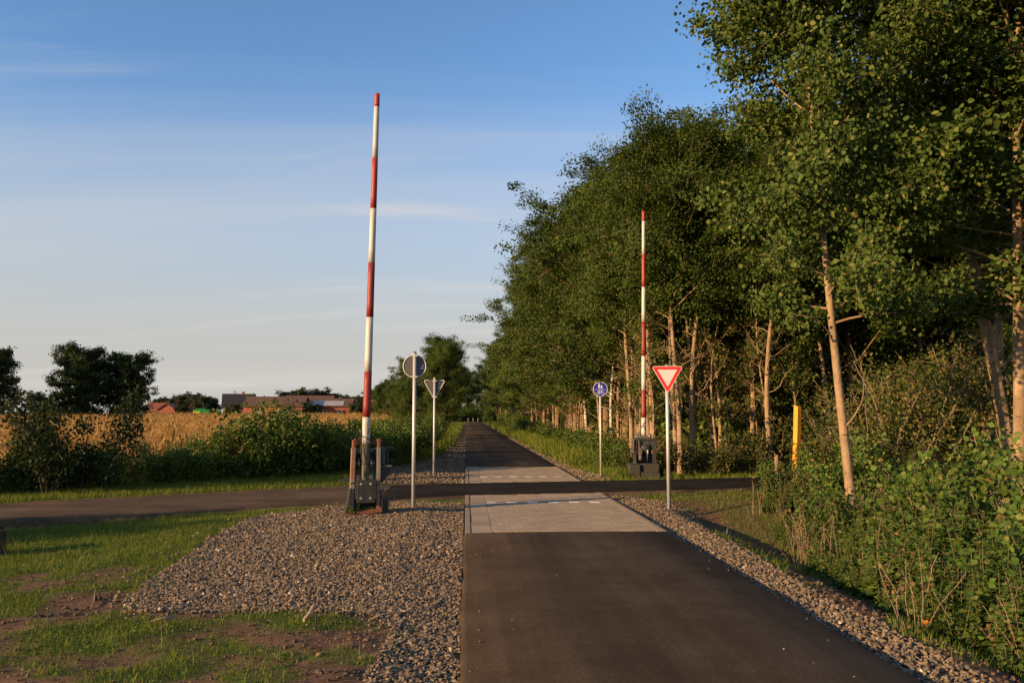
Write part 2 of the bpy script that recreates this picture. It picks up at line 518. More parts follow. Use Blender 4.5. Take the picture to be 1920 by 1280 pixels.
soil = ramp(t, noise(t, v, 5, 8, 0.65), [(0.28, (0.085, 0.048, 0.028)), (0.5, (0.150, 0.088, 0.050)), (0.75, (0.22, 0.135, 0.080))])
grs = ramp(t, noise(t, v, 3.2, 7, 0.6), [(0.3, (0.050, 0.080, 0.012)), (0.7, (0.105, 0.140, 0.022))])
vor = t.nodes.new('ShaderNodeTexVoronoi'); vor.inputs['Scale'].default_value = 26
t.links.new(v, vor.inputs['Vector'])
sepc = t.nodes.new('ShaderNodeSeparateColor'); t.links.new(vor.outputs['Color'], sepc.inputs[0])
grv = ramp(t, sepc.outputs[0], [(0.0, (0.05, 0.04, 0.03)), (0.5, (0.11, 0.085, 0.06)), (1.0, (0.18, 0.135, 0.10))])
fld = ramp(t, noise(t, v, 0.8, 6), [(0.3, (0.22, 0.14, 0.055)), (0.7, (0.34, 0.22, 0.09))])
c = mixc(t, at_g.outputs['Fac'], soil, grs)
c = mixc(t, at_s.outputs['Fac'], c, grv)
c = mixc(t, at_f.outputs['Fac'], c, fld)
t.links.new(c, p.inputs['Base Color'])
p.inputs['Roughness'].default_value = 0.95
p.inputs['Specular IOR Level'].default_value = 0.1
bump(t, p, noise(t, v, 22, 8, 0.7), 0.9, 0.03)
MAT['ground'] = m
gm = np_mesh('ground', gv, gf, m, smooth=True)
fx_, fy_ = gv[:, 0], gv[:, 1]
for nm, val in (('grass_cover', cover(fx_, fy_)), ('gravel_cover', gravel_mask(fx_, fy_).astype(float)),
                ('field_cover', ((fy_ > road_far(fx_)) & (fx_ < 0)) * sstep(2.5, 4.0, hedge_x(fy_) - fx_) * (fy_ < 175))):
    a = gm.attributes.new(nm, 'FLOAT', 'POINT')
    a.data.foreach_set('value', np.asarray(val, np.float32))
ground = structure(link('ground', gm))
tag(ground, 'brown soil and short grass reaching to the horizon')

# asphalt
def asphalt_mat(name, ca, cb, streak, speck=True, bmp=0.5):
    m, t, p, o = new_mat(name)
    v = coords(t)
    f = noise(t, v, 1.3, 6, 0.6)
    c = ramp(t, f, [(0.3, ca), (0.7, cb)])
    s = noise(t, mapping(t, v, streak), 1.0, 5, 0.6)
    c = mixc(t, 0.55, c, ramp(t, s, [(0.35, (0.50, 0.48, 0.46)), (0.65, (1.30, 1.27, 1.22))]), 'MULTIPLY')
    mid = noise(t, v, 34, 5, 0.75)
    c = mixc(t, 0.7, c, ramp(t, mid, [(0.30, (0.55, 0.54, 0.52)), (0.70, (1.35, 1.33, 1.30))]), 'MULTIPLY')
    st_n = ramp(t, noise(t, v, 0.55, 6, 0.7), [(0.42, (0.72, 0.70, 0.68)), (0.55, (1.05, 1.05, 1.04)), (0.72, (1.25, 1.23, 1.20))])
    c = mixc(t, 0.6, c, st_n, 'MULTIPLY')
    fine = noise(t, v, 140, 3, 0.7)
    c = mixc(t, 0.6, c, ramp(t, fine, [(0.3, (0.55, 0.55, 0.55)), (0.7, (1.35, 1.33, 1.3))]), 'MULTIPLY')
    if speck:
        vo = t.nodes.new('ShaderNodeTexVoronoi'); vo.inputs['Scale'].default_value = 2.2
        t.links.new(v, vo.inputs['Vector'])
        k = ramp(t, vo.outputs['Distance'], [(0.022, (1, 1, 1)), (0.034, (0, 0, 0))])
        c = mixc(t, k, c, (0.30, 0.26, 0.21))
    t.links.new(c, p.inputs['Base Color'])
    p.inputs['Roughness'].default_value = 1.0
    p.inputs['Specular IOR Level'].default_value = 0.06
    bump(t, p, noise(t, v, 110, 4, 0.7), bmp, 0.006)
    return m
MAT['path'] = asphalt_mat('path', (0.064, 0.048, 0.034), (0.086, 0.065, 0.046), (2.2, 0.06, 1))
MAT['road'] = asphalt_mat('road', (0.095, 0.068, 0.046), (0.135, 0.098, 0.068), (0.25, 1.6, 1), False)
MAT['patch'] = asphalt_mat('patch', (0.017, 0.0155, 0.014), (0.036, 0.032, 0.028), (0.2, 1.5, 1), False)

def slab(name, x0, x1, y0, y1, top, bottom, mat, ragged, seed, dy=0.12):
    """asphalt slab with an uneven long edge and a rounded shoulder"""
    ys = np.concatenate([np.arange(y0, min(y1, 40), dy), np.geomspace(max(y0, 40), y1, 40) if y1 > 40 else [y1]])
    ys = np.unique(ys)
    l = x0 + ragged * (fbm(ys * 1.4, ys * 0, seed) - 0.5) + 0.6 * ragged * (fbm(ys * 9, ys * 0, seed + 4) - 0.5)
    r = x1 + ragged * (fbm(ys * 1.4, ys * 0, seed + 9) - 0.5) + 0.8 * ragged * (fbm(ys * 9, ys * 0, seed + 5) - 0.5)
    prof = [(l - 0.035, bottom), (l - 0.015, top - 0.018), (l + 0.02, top), (l * 0.67 + r * 0.33, top + 0.008), (l * 0.33 + r * 0.67, top + 0.008), (r - 0.02, top), (r + 0.015, top - 0.018), (r + 0.05, bottom)]
    P = np.stack([np.stack([px, ys, np.full_like(ys, z)], -1) for px, z in prof], 1)
    n, k = P.shape[:2]
    idx = np.arange(n * k).reshape(n, k)
    f = np.stack([idx[:-1, :-1], idx[:-1, 1:], idx[1:, 1:], idx[1:, :-1]], -1).reshape(-1, 4)
    return structure(link(name, np_mesh(name, P.reshape(-1, 3), f, mat, smooth=True)))
tag(slab('path', 0.0, PW, 0.5, 12.10, 0.0, -0.09, MAT['path'], 0.05, 3), 'dark asphalt cycle path running towards the crossing')
tag(slab('path', 0.0, PW, 26.95, 210, 0.0, -0.09, MAT['path'], 0.035, 5), 'dark asphalt cycle path continuing beyond the crossing into the trees')

def strip(name, xs, near, far, z, mat, rag=0.10, seed=1):
    n_ = near + rag * (fbm(xs * 2.2, xs * 0, seed) - 0.5)
    f_ = far + rag * (fbm(xs * 2.2, xs * 0 + 7, seed) - 0.5)
    ts = np.array([0, 0.0, 0.25, 0.5, 0.75, 1.0, 1.0])
    zs = np.array([-0.07, 0, 0.012, 0.018, 0.012, 0, -0.07]) + z
    P = np.stack([np.stack([xs, n_ * (1 - a) + f_ * a + (-0.03 if i == 0 else 0.03 if i == 6 else 0), np.full_like(xs, b)], -1) for i, (a, b) in enumerate(zip(ts, zs))], 1)
    n, k = P.shape[:2]
    idx = np.arange(n * k).reshape(n, k)
    f = np.stack([idx[:-1, :-1], idx[1:, :-1], idx[1:, 1:], idx[:-1, 1:]], -1).reshape(-1, 4)
    return structure(link(name, np_mesh(name, P.reshape(-1, 3), f, mat, smooth=True)))
xs = np.concatenate([np.linspace(-60, -14, 20), np.arange(-13.8, 16, 0.2), np.linspace(16, 40, 12)])
tag(strip('road', xs, road_near(xs), road_far(xs), -0.012, MAT['road'], 0.16, 3), 'narrow old asphalt lane crossing the path')
xs = np.arange(-1.75, 12.0, 0.2)
tag(strip('road_patch', xs, road_near(xs) + 0.10, road_far(xs) - 0.06, -0.006, MAT['patch'], 0.03, 8), 'new black asphalt section of the lane at the crossing')

# ---------------------------------------------------------------- paved aprons
MAT['paver'] = None
def paver_mat(name, stops, obj=True):
    m, t, p, o = new_mat(name)
    oi = t.nodes.new('ShaderNodeObjectInfo'); g = t.nodes.new('ShaderNodeNewGeometry')
    src = oi.outputs['Random'] if obj else g.outputs['Random Per Island']
    c = ramp(t, src, stops)
    f = noise(t, coords(t, 'Object'), 30, 5)
    c = mixc(t, 0.5, c, ramp(t, f, [(0.3, (0.7, 0.7, 0.7)), (0.7, (1.1, 1.1, 1.1))]), 'MULTIPLY')
    gp = t.nodes.new('ShaderNodeNewGeometry')
    big = noise(t, gp.outputs['Position'], 1.1, 5)
    c = mixc(t, 0.5, c, ramp(t, big, [(0.3, (0.75, 0.74, 0.72)), (0.7, (1.1, 1.09, 1.07))]), 'MULTIPLY')
    t.links.new(c, p.inputs['Base Color'])
    p.inputs['Roughness'].default_value = 0.9
    p.inputs['Specular IOR Level'].default_value = 0.2
    bump(t, p, noise(t, coords(t), 120, 3), 0.3, 0.004)
    return m
pst = [(0.0, (0.28, 0.222, 0.155)), (0.5, (0.32, 0.254, 0.178)), (1.0, (0.36, 0.288, 0.205))]
MAT['paver'] = paver_mat('paver', pst)
MAT['paver_joined'] = paver_mat('paver_joined', pst, False)
MAT['paver_white'] = paver_mat('paver_white', [(0.0, (0.70, 0.69, 0.66)), (1.0, (0.80, 0.79, 0.76))])
MAT['bedding'] = pmat('bedding', (0.055, 0.045, 0.036), (0.10, 0.08, 0.06), 20, 0.95, 0.3)
MAT['kerb'] = pmat('kerb', (0.20, 0.155, 0.105), (0.27, 0.205, 0.145), 8, 0.9, 0.2)

def paver_geo(lx, ly, h=0.06, ch=0.005):
    a, b = lx / 2, ly / 2
    vs = []
    for z, e in ((-h, 0), (-ch, 0), (0, ch)):
        vs += [(-a + e, -b + e, z), (a - e, -b + e, z), (a - e, b - e, z), (-a + e, b - e, z)]
    fs = [(8, 9, 10, 11)]
    for l in (0, 4):
        for j in range(4):
            k = (j + 1) % 4
            fs.append((l + j, l + k, l + 4 + k, l + 4 + j))
    return np.array(vs), np.array(fs)
def paver_mesh(name, lx, ly, mat):
    vs, fs = paver_geo(lx, ly)
    return np_mesh(name, vs, fs, mat)
PX0, PX1 = 0.39, 2.79
GAP = 0.006
def apron(label, ya, yb_l, yb_r, flip, dash_y, n_single):
    """bond of 10 x 20 cm blocks between kerb stones; rows run across the path"""
    lo = lambda x: ya if not flip else np.interp(x, [0, PW], [yb_l, yb_r])
    hi = lambda x: np.interp(x, [0, PW], [yb_l, yb_r]) if not flip else ya
    y_min = min(lo(0.0), lo(PW)); y_max = max(hi(0.0), hi(PW))
    # bedding: the apron itself
    bed = MB()
    bed.add([(0.0, lo(0), -0.016), (PW, lo(PW), -0.016), (PW, hi(PW), -0.016), (0.0, hi(0), -0.016)], [(0, 1, 2, 3)])
    root = structure(bed.build('paved_apron', MAT['bedding']))
    tag(root, label)
    full = paver_mesh('paver', 0.2 - GAP, 0.1 - GAP, MAT['paver'])
    half = paver_mesh('paver', 0.1 - GAP, 0.1 - GAP, MAT['paver'])
    head = paver_mesh('paver', 0.2 - GAP, 0.14 - GAP, MAT['paver'])
    white = paver_mesh('white_paver', 0.2 - GAP, 0.1 - GAP, MAT['paver_white'])
    cells = []
    rows = np.arange(y_min + 0.05, y_max - 0.04, 0.1)
    dash_row = int(np.argmin(abs(rows - dash_y)))
    for r, y in enumerate(rows):
        off = 0.1 if r % 2 else 0.0
        if r in (dash_row, dash_row + 1):
            off = 0.0
        x = PX0
        segs = []
        if off:
            segs.append((PX0, PX0 + 0.1)); x = PX0 + 0.1
        while x < PX1 - 0.05:
            e = min(x + 0.2, PX1)
            segs.append((x, e)); x = e
        for q, (a, b) in enumerate(segs):
            cxm = (a + b) / 2
            if y - 0.05 < lo(cxm) + 0.002 or y + 0.05 > hi(cxm) - 0.002:
                continue
            kind = 'white' if (r in (dash_row, dash_row + 1) and q % 2 == 0 and b - a > 0.15) else ('half' if b - a < 0.15 else 'full')
            cells.append((kind, cxm, y))
    cells.sort(key=lambda c_: (c_[0] != 'white', c_[2]))
    done = 0
    jv, jf, nb = [], [], 0
    for kind, x, y in cells:
        dz = float(rng.normal(0, 0.0012))
        tilt = rng.normal(0, 0.004, 2)
        if kind == 'white':
            o = link('white_paver', white, root, (x, y, dz + 0.001))
        elif done < n_single:
            o = link('paver', full if kind == 'full' else half, root, (x, y, dz), (tilt[0], tilt[1], 0)); done += 1
        else:
            vs, fs = paver_geo((0.2 if kind == 'full' else 0.1) - GAP, 0.1 - GAP)
            jv.append(vs + (x, y, dz)); jf.append(fs + nb); nb += len(vs)
    if jv:
        o = link('pavers', np_mesh('pavers', np.concatenate(jv), np.concatenate(jf), MAT['paver_joined']), root)
        o['kind'] = 'stuff'
    # wide smooth slabs beside both kerbs, then the kerb stones
    sl = paver_geo
    for x0, x1 in ((0.085, PX0), (PX1, PW - 0.085)):
        w = x1 - x0
        y = lo((x0 + x1) / 2)
        while y < hi((x0 + x1) / 2) - 0.12:
            e = min(y + 0.62, hi((x0 + x1) / 2))
            vs, fs = paver_geo(w - GAP, e - y - GAP)
            link('edge_slab', np_mesh('edge_slab', vs, fs, MAT['paver']), root, ((x0 + x1) / 2, (y + e) / 2, float(rng.normal(0, 0.001))))
            y = e
    for xk in (0.035, PW - 0.035):
        y = lo(xk)
        while y < hi(xk) - 0.1:
            e = min(y + 1.0, hi(xk))
            MB().box(-0.04, 0.04, -(e - y) / 2 + 0.003, (e - y) / 2 - 0.003, -0.12, 0.005, 0.005).build('kerb_stone', MAT['kerb'], root, loc=(xk, (y + e) / 2, float(rng.normal(0, 0.002))))
            y = e
    return root
apron('pale block paving between the near path and the lane', 12.14, 17.57, 18.05, False, 16.05, 293)
apron('pale block paving on the far side of the lane', 26.92, 20.82, 21.27, True, 22.55, 200)


# ---------------------------------------------------------------- loose stones
MAT['stone'] = island_mat('stone', [(0.0, (0.105, 0.080, 0.054)), (0.35, (0.175, 0.133, 0.086)), (0.7, (0.225, 0.170, 0.110)), (0.90, (0.28, 0.195, 0.12)), (0.98, (0.31, 0.235, 0.15)), (1.0, (0.62, 0.54, 0.42))])
MAT['clod'] = island_mat('clod', [(0.0, (0.065, 0.040, 0.026)), (0.6, (0.12, 0.076, 0.048)), (1.0, (0.19, 0.125, 0.08))])
CUBE_V = np.array([(-1, -1, -1), (1, -1, -1), (1, 1, -1), (-1, 1, -1), (-1, -1, 1), (1, -1, 1), (1, 1, 1), (-1, 1, 1)], float)
CUBE_F = np.array([(4, 5, 6, 7), (0, 1, 5, 4), (1, 2, 6, 5), (2, 3, 7, 6), (3, 0, 4, 7)])
def rand_rot(n, g):
    q = g.normal(size=(n, 4)); q /= np.linalg.norm(q, axis=1)[:, None]
    w, x, y, z = q.T
    return np.stack([1 - 2 * (y * y + z * z), 2 * (x * y - z * w), 2 * (x * z + y * w), 2 * (x * y + z * w), 1 - 2 * (x * x + z * z), 2 * (y * z - x * w), 2 * (x * z - y * w), 2 * (y * z + x * w), 1 - 2 * (x * x + y * y)], -1).reshape(n, 3, 3)
def yaw_tilt(a, tl):
    z = np.zeros(len(a)); o = np.ones(len(a))
    ca, sa = np.cos(a), np.sin(a); cx_, sx_ = np.cos(tl[:, 0]), np.sin(tl[:, 0]); cy_, sy_ = np.cos(tl[:, 1]), np.sin(tl[:, 1])
    Z = np.stack([ca, -sa, z, sa, ca, z, z, z, o], -1).reshape(-1, 3, 3)
    X = np.stack([o, z, z, z, cx_, -sx_, z, sx_, cx_], -1).reshape(-1, 3, 3)
    Y = np.stack([cy_, z, sy_, z, o, z, -sy_, z, cy_], -1).reshape(-1, 3, 3)
    return X @ Y @ Z
def stones(name, pts, size, mat, seed, sink=0.3):
    g = np.random.default_rng(seed)
    n = len(pts)
    V = CUBE_V[None] * g.uniform(0.62, 1.15, (n, 8, 1))
    V = V + g.normal(0, 0.16, (n, 8, 3))
    V = V * (g.uniform(0.6, 1.25, (n, 1, 3)))
    ang = g.normal(0, 0.55, (n, 2)); spin = g.uniform(0, 6.28, n)
    Rm = yaw_tilt(spin, ang)
    V = np.einsum('nij,nkj->nki', Rm, V) * (size[:, None, None] * 0.42)
    V[:, :, 2] *= 0.8
    V = V + pts[:, None, :]
    V[:, :, 2] += (size * (0.42 - sink))[:, None]
    F = (CUBE_F[None] + (np.arange(n) * 8)[:, None, None]).reshape(-1, 4)
    return np_mesh(name, V.reshape(-1, 3), F, mat)
def scatter(n, x0, x1, y0, y1, seed):
    g = np.random.default_rng(seed)
    return g.uniform(x0, x1, n), g.uniform(y0, y1, n), g
def gravel_field(name, label, poly_box, n, seed, smin, smax):
    if n == 0:
        bits = [scatter(b[4], *b[:4], seed + q)[:2] for q, b in enumerate(poly_box)]
        x = np.concatenate([b[0] for b in bits]); y = np.concatenate([b[1] for b in bits])
        smin = np.concatenate([np.full(b[4], b[5]) for b in poly_box]); smax = np.concatenate([np.full(b[4], b[6]) for b in poly_box])
        n = len(x); g = np.random.default_rng(seed + 40)
    else:
        x, y, g = scatter(n, *poly_box, seed)
        smin = np.full(n, smin); smax = np.full(n, smax)
    k = gravel_mask(x, y) & ~on_path(x, y, 0.035) & ~on_road(x, y, 0.02)
    spill = (g.random(n) < 0.11) & ~on_path(x, y, 0.04) & ~on_road(x, y, 0.0) & gravel_mask(x + g.normal(0, 0.32, n), y + g.normal(0, 0.32, n))
    k |= spill
    x, y, smin, smax = x[k], y[k], smin[k], smax[k]
    s = smin + (smax - smin) * g.random(len(x)) ** 1.5 * np.where(g.random(len(x)) < 0.06, 1.5, 1.0)
    hump = 0.03 * fbm(x * 1.3, y * 1.3, 77) + 0.016 * g.random(len(x))
    pts = np.stack([x, y, gz(x, y) + hump - 0.012], -1)
    o = link(name, stones(name, pts, s, MAT['stone'], seed + 1))
    tag(o, label, 'gravel', kind='stuff')
gravel_field('gravel', 'grey brown crushed stone bed between grass and near path', [(-3.9, 0.0, 4.5, 10.0, 54000, 0.016, 0.037), (-3.9, 0.0, 10.0, 16.7, 34000, 0.020, 0.042)], 0, 11, 0, 0)
gravel_field('gravel', 'crushed stone along the left of the path beyond the lane', (-3.5, 0.0, 20.8, 60), 22000, 13, 0.035, 0.065)
gravel_field('gravel', 'crushed stone shoulder along the right of the near path', (2.95, 4.4, 4.0, 17.8), 21000, 15, 0.017, 0.040)
gravel_field('gravel', 'crushed stone shoulder right of the path beyond the lane', (2.95, 4.0, 21.6, 60), 9000, 17, 0.04, 0.07)
x, y, g = scatter(900, 0.02, PW, 3.0, 12.0, 27)
k = g.random(len(x)) < 0.04 + 0.5 * np.exp(-np.minimum(x, PW - x) / 0.10)
x, y = x[k], y[k]
tag(link('loose_chips', stones('loose_chips', np.stack([x, y, np.full(len(x), 0.003)], -1), g.uniform(0.006, 0.018, len(x)), MAT['stone'], 28, 0.2)), 'small loose stone chips strewn on the near asphalt path', 'gravel', kind='stuff')
x, y, g = scatter(16000, -8.5, -0.3, 4.3, 14.0, 19)
k = ~gravel_mask(x, y) & (y < road_near(x) - 0.1) & (g.random(len(x)) < 0.25 + 0.75 * (cover(x, y) < 0.3))
x, y = x[k], y[k]
cl_sz = g.uniform(0.008, 0.022, len(x)) * np.where(g.random(len(x)) < 0.05, 2.2, 1)
tag(link('soil_clods', stones('soil_clods', np.stack([x, y, gz(x, y)], -1), cl_sz, MAT['clod'], 20, 0.15)), 'brown crumbs of bare soil beside the gravel bed', 'soil', kind='stuff')
x, y, g = scatter(5000, 3.2, 5.6, 4.3, 17.0, 23)
k = ~gravel_mask(x, y) & (y < road_near(x) - 0.1)
x, y = x[k], y[k]
tag(link('soil_clods', stones('soil_clods', np.stack([x, y, gz(x, y)], -1), g.uniform(0.01, 0.035, len(x)), MAT['clod'], 24, 0.15)), 'brown soil crumbs between right shoulder and weeds', 'soil', kind='stuff')

# ---------------------------------------------------------------- grass
def blades(name, label, box, n, hmin, hmax, w, seed, mask=None, mat='grass'):
    x, y, g = scatter(n, *box, seed)
    c = cover(x, y)
    if mask is not None:
        c = c * mask(x, y)
    k = g.random(n) < c
    x, y, c = x[k], y[k], c[k]
    n = len(x)
    clump = fbm(x * 2.0, y * 2.0, 61)
    h = g.uniform(hmin, hmax, n) * (0.45 + 0.95 * clump) * (0.5 + 0.5 * c)
    a = g.uniform(0, 2 * math.pi, n)
    ln = g.uniform(0.15, 0.9, n) * h
    d = np.stack([np.cos(a), np.sin(a)], -1)
    b = g.uniform(0, 2 * math.pi, n)
    e = np.stack([np.cos(b), np.sin(b)], -1) * (w * g.uniform(0.6, 1.4, n) / 2)[:, None]
    base = np.stack([x, y, gz(x, y) - 0.005], -1)
    V = np.zeros((n, 3, 3))
    V[:, 0] = base; V[:, 0, :2] -= e
    V[:, 1] = base; V[:, 1, :2] += e
    V[:, 2] = base; V[:, 2, :2] += d * ln[:, None]; V[:, 2, 2] += h
    o = link(name, np_mesh(name, V.reshape(-1, 3), np.arange(3 * n).reshape(n, 3), MAT[mat]))
    return tag(o, label, 'grass', kind='stuff')
blades('grass', 'short patchy green grass on soil left of the gravel', (-8.8, -0.35, 4.2, 15.5), 210000, 0.025, 0.075, 0.006, 31, lambda x, y: (y < road_near(x)))
blades('grass', 'green grass verge between the lane and the left hedge', (-13, -2.0, 14.0, 29), 150000, 0.05, 0.14, 0.012, 33, lambda x, y: (y > road_far(x)) * (hedge_x(y) - x < 1.0))
blades('grass', 'rough grass along the right shoulder of the near path', (3.1, 8.0, 4.0, 19.6), 60000, 0.04, 0.15, 0.008, 35, lambda x, y: (y < road_near(x)))
blades('grass', 'green grass beyond the lane below the right wood', (3.0, 22, 21.3, 30), 60000, 0.05, 0.20, 0.014, 37, lambda x, y: (y > road_far(x)))
blades('grass', 'tall grass lining the right of the path beyond the lane', (3.3, 7.0, 28, 130), 70000, 0.25, 0.75, 0.035, 39)
blades('grass', 'grass lining the left of the path beyond the lane', (-2.6, -0.4, 28, 130), 30000, 0.15, 0.5, 0.03, 43)
blades('grass', 'thin taller grass stalks scattered over the left soil', (-8.8, -0.4, 4.2, 14.5), 7000, 0.10, 0.26, 0.005, 49, lambda x, y: (y < road_near(x)))
# broad-leaved clover among the grass
x, y, g = scatter(60000, -8.8, -0.4, 4.2, 13.5, 51)
k = (g.random(len(x)) < 0.8 * cover(x, y) * sstep(0.42, 0.62, fbm(x * 3, y * 3, 71))) & (y < road_near(x) - 0.1)
x, y = x[k], y[k]; n = len(x)
def leaf_quads(c, nrm, size, g, ratio=0.7, fold=0.12):
    n = len(c)
    r = g.normal(size=(n, 3))
    a = np.cross(nrm, r); a /= np.linalg.norm(a, axis=1)[:, None] + 1e-9
    b = np.cross(nrm, a)
    s = np.asarray(size)[:, None]
    V = np.stack([c - a * s * 0.5, c + b * s * ratio * 0.5 + nrm * s * fold, c + a * s * 0.5, c - b * s * ratio * 0.5 + nrm * s * fold], 1)
    return V.reshape(-1, 3), np.arange(4 * n).reshape(n, 4)
nrm = g.normal(0, 0.45, (n, 3)); nrm[:, 2] += 1; nrm /= np.linalg.norm(nrm, axis=1)[:, None]
cv, cf = leaf_quads(np.stack([x, y, gz(x, y) + g.uniform(0.005, 0.045, n)], -1), nrm, g.uniform(0.015, 0.038, n), g, 0.8)
tag(link('clover', np_mesh('clover', cv, cf, MAT['clover'])), 'low broad leaved clover and seedlings on the left soil', 'ground cover', kind='stuff')

# ---------------------------------------------------------------- trees and shrubs
def tubes_batch(P, Rd, n):
    """P (B,k,3) polylines, Rd (B,k) radii -> verts, quads"""
    B, k = P.shape[:2]
    T = np.gradient(P, axis=1)
    T /= np.linalg.norm(T, axis=2)[..., None] + 1e-9
    ref = np.where(np.abs(T[..., 2:3]) < 0.9, np.array([0, 0, 1.0]), np.array([1.0, 0, 0]))
    # one reference per branch keeps the rings aligned
    ref = np.repeat(ref[:, :1], k, axis=1)
    U = np.cross(T, ref); U /= np.linalg.norm(U, axis=2)[..., None] + 1e-9
    W = np.cross(T, U)
    a = np.arange(n) * 2 * math.pi / n
    V = P[:, :, None] + Rd[:, :, None, None] * (np.cos(a)[None, None, :, None] * U[:, :, None] + np.sin(a)[None, None, :, None] * W[:, :, None])
    idx = np.arange(B * k * n).reshape(B, k, n)
    nx_ = np.roll(idx, -1, axis=2)
    F = np.stack([idx[:, :-1], nx_[:, :-1], nx_[:, 1:], idx[:, 1:]], -1).reshape(-1, 4)
    return V.reshape(-1, 3), F
def cat(parts):
    vs, fs, b = [], [], 0
    for v_, f_ in parts:
        vs.append(v_); fs.append(f_ + b); b += len(v_)
    return np.concatenate(vs), np.concatenate(fs)
def interp_poly(P, t):
    """P (B,k,3), t (B,m) in 0..1 -> (B,m,3)"""
    k = P.shape[1]
    s = np.clip(t, 0, 1) * (k - 1)
    i = np.minimum(s.astype(int), k - 2); f = (s - i)[..., None]
    b = np.arange(P.shape[0])[:, None]
    return P[b, i] * (1 - f) + P[b, i + 1] * f
def branch_set(start, direc, length, k, g, curl=0.12, up=0.0):
    B = len(start)
    P = np.zeros((B, k, 3)); P[:, 0] = start
    d = direc / np.linalg.norm(direc, axis=1)[:, None]
    for i in range(1, k):
        d = d + g.normal(0, curl, (B, 3)); d[:, 2] += up
        d /= np.linalg.norm(d, axis=1)[:, None]
        P[:, i] = P[:, i - 1] + d * (length / (k - 1))[:, None]
    return P
HEX = np.array([(-0.5, 0, 0.0), (-0.22, 0.40, 0.07), (0.18, 0.36, 0.06), (0.5, 0, -0.03), (0.18, -0.36, 0.06), (-0.22, -0.40, 0.07)])
def hex_leaves(c, axis, nrm, size):
    n = len(c)
    a = axis / (np.linalg.norm(axis, axis=1)[:, None] + 1e-9)
    b = np.cross(nrm, a); b /= np.linalg.norm(b, axis=1)[:, None] + 1e-9
    w = np.cross(a, b)
    V = c[:, None] + size[:, None, None] * (HEX[None, :, 0:1] * a[:, None] + HEX[None, :, 1:2] * b[:, None] + HEX[None, :, 2:3] * w[:, None])
    base = (np.arange(n) * 6)[:, None]
    F = np.concatenate([base + [0, 1, 2, 3], base + [0, 3, 4, 5]])
    return V.reshape(-1, 3), F
def tree_meshes(seed, H, tr, cb, CR, n_limb, n_sub, n_tw, per, leaf, sigma, leafmat, barkmat, shape='ovoid', lean=(0, 0), round_leaf=False, up=0.45, wob=0.02, dead=0, offs=0.0, even=False):
    g = np.random.default_rng(seed)
    k = 14
    t_ = np.linspace(0, 1, k)
    w1, w2 = g.uniform(0, 6.28, 2)
    TP = np.stack([lean[0] * t_ ** 1.1 + wob * H * np.sin(t_ * 5 + w1) * t_, lean[1] * t_ + wob * H * np.sin(t_ * 4.2 + w2) * t_, t_ * H], -1)
    TP[:, :2] -= TP[0, :2]
    TRr = tr * (1 - 0.9 * t_ ** 0.9) + 0.006
    TRr[0] *= 1.3
    wood = [tubes_batch(TP[None], TRr[None], 10)]
    # limbs
    th = (np.arange(n_limb) + g.random(n_limb)) / n_limb
    hh = (cb + (0.985 - cb) * th ** 0.9)
    az = np.arange(n_limb) * 2.399 + g.uniform(-0.5, 0.5, n_limb)
    tt = (hh - cb) / (1 - cb)
    prof = {'ovoid': np.sqrt(np.clip(1 - ((tt - 0.36) / 0.72) ** 2, 0.03, 1)), 'round': np.sqrt(np.clip(1 - ((tt - 0.48) / 0.60) ** 2, 0.03, 1)),
            'cone': np.clip(1.05 - 0.9 * tt, 0.1, 1) * np.clip(0.55 + tt * 2.5, 0, 1)}[shape]
    L = CR * prof * (g.uniform(0.80, 1.05, n_limb) if even else g.uniform(0.62, 1.16, n_limb))
    S = interp_poly(TP[None], hh[None])[0]
    D = np.stack([np.cos(az), np.sin(az), up + 0.75 * tt + g.normal(0, 0.15, n_limb)], -1)
    LP = branch_set(S, D, L * np.linalg.norm(D, axis=1) ** 0.5, 6, g, 0.10, 0.02)
    r0 = np.interp(hh, t_, TRr) * 0.36
    wood.append(tubes_batch(LP, r0[:, None] * np.linspace(1, 0.2, 6)[None] + 0.003, 6))
    # side branches
    st = g.uniform(0.22, 1.0, (n_limb, n_sub))
    SP = interp_poly(LP, st).reshape(-1, 3)
    ld = (LP[:, -1] - LP[:, 0]); ld /= np.linalg.norm(ld, axis=1)[:, None] + 1e-9
    sd = np.repeat(ld, n_sub, axis=0) + g.normal(0, 0.75, (n_limb * n_sub, 3)); sd[:, 2] += 0.15
    sl_ = np.repeat(L, n_sub) * 0.36 * g.uniform(0.5, 1.3, n_limb * n_sub) + 0.15
    SBP = branch_set(SP, sd, sl_, 4, g, 0.2, 0.0)
    wood.append(tubes_batch(SBP, (np.repeat(r0, n_sub) * 0.28)[:, None] * np.linspace(1, 0.25, 4)[None] + 0.0025, 3))
    # a few bare low branches
    if dead:
        hd = g.uniform(max(0.12, cb * 0.35), cb * 1.05, dead)
        az2 = g.uniform(0, 6.28, dead)
        S2 = interp_poly(TP[None], hd[None])[0]
        D2 = np.stack([np.cos(az2), np.sin(az2), g.uniform(0.2, 1.0, dead)], -1)
        L2 = CR * g.uniform(0.25, 0.6, dead)
        P2 = branch_set(S2, D2, L2, 6, g, 0.16, 0.03)
        wood.append(tubes_batch(P2, np.interp(hd, t_, TRr)[:, None] * 0.26 * np.linspace(1, 0.15, 6)[None] + 0.003, 4))
        P3 = branch_set(interp_poly(P2, g.uniform(0.3, 0.9, (dead, 2))).reshape(-1, 3), np.repeat(P2[:, -1] - P2[:, 0], 2, axis=0) + g.normal(0, 0.5, (dead * 2, 3)), np.repeat(L2, 2) * 0.4, 4, g, 0.2)
        wood.append(tubes_batch(P3, np.full((dead * 2, 1), 0.006) * np.linspace(1, 0.4, 4)[None], 3))
    wv, wf = cat(wood)
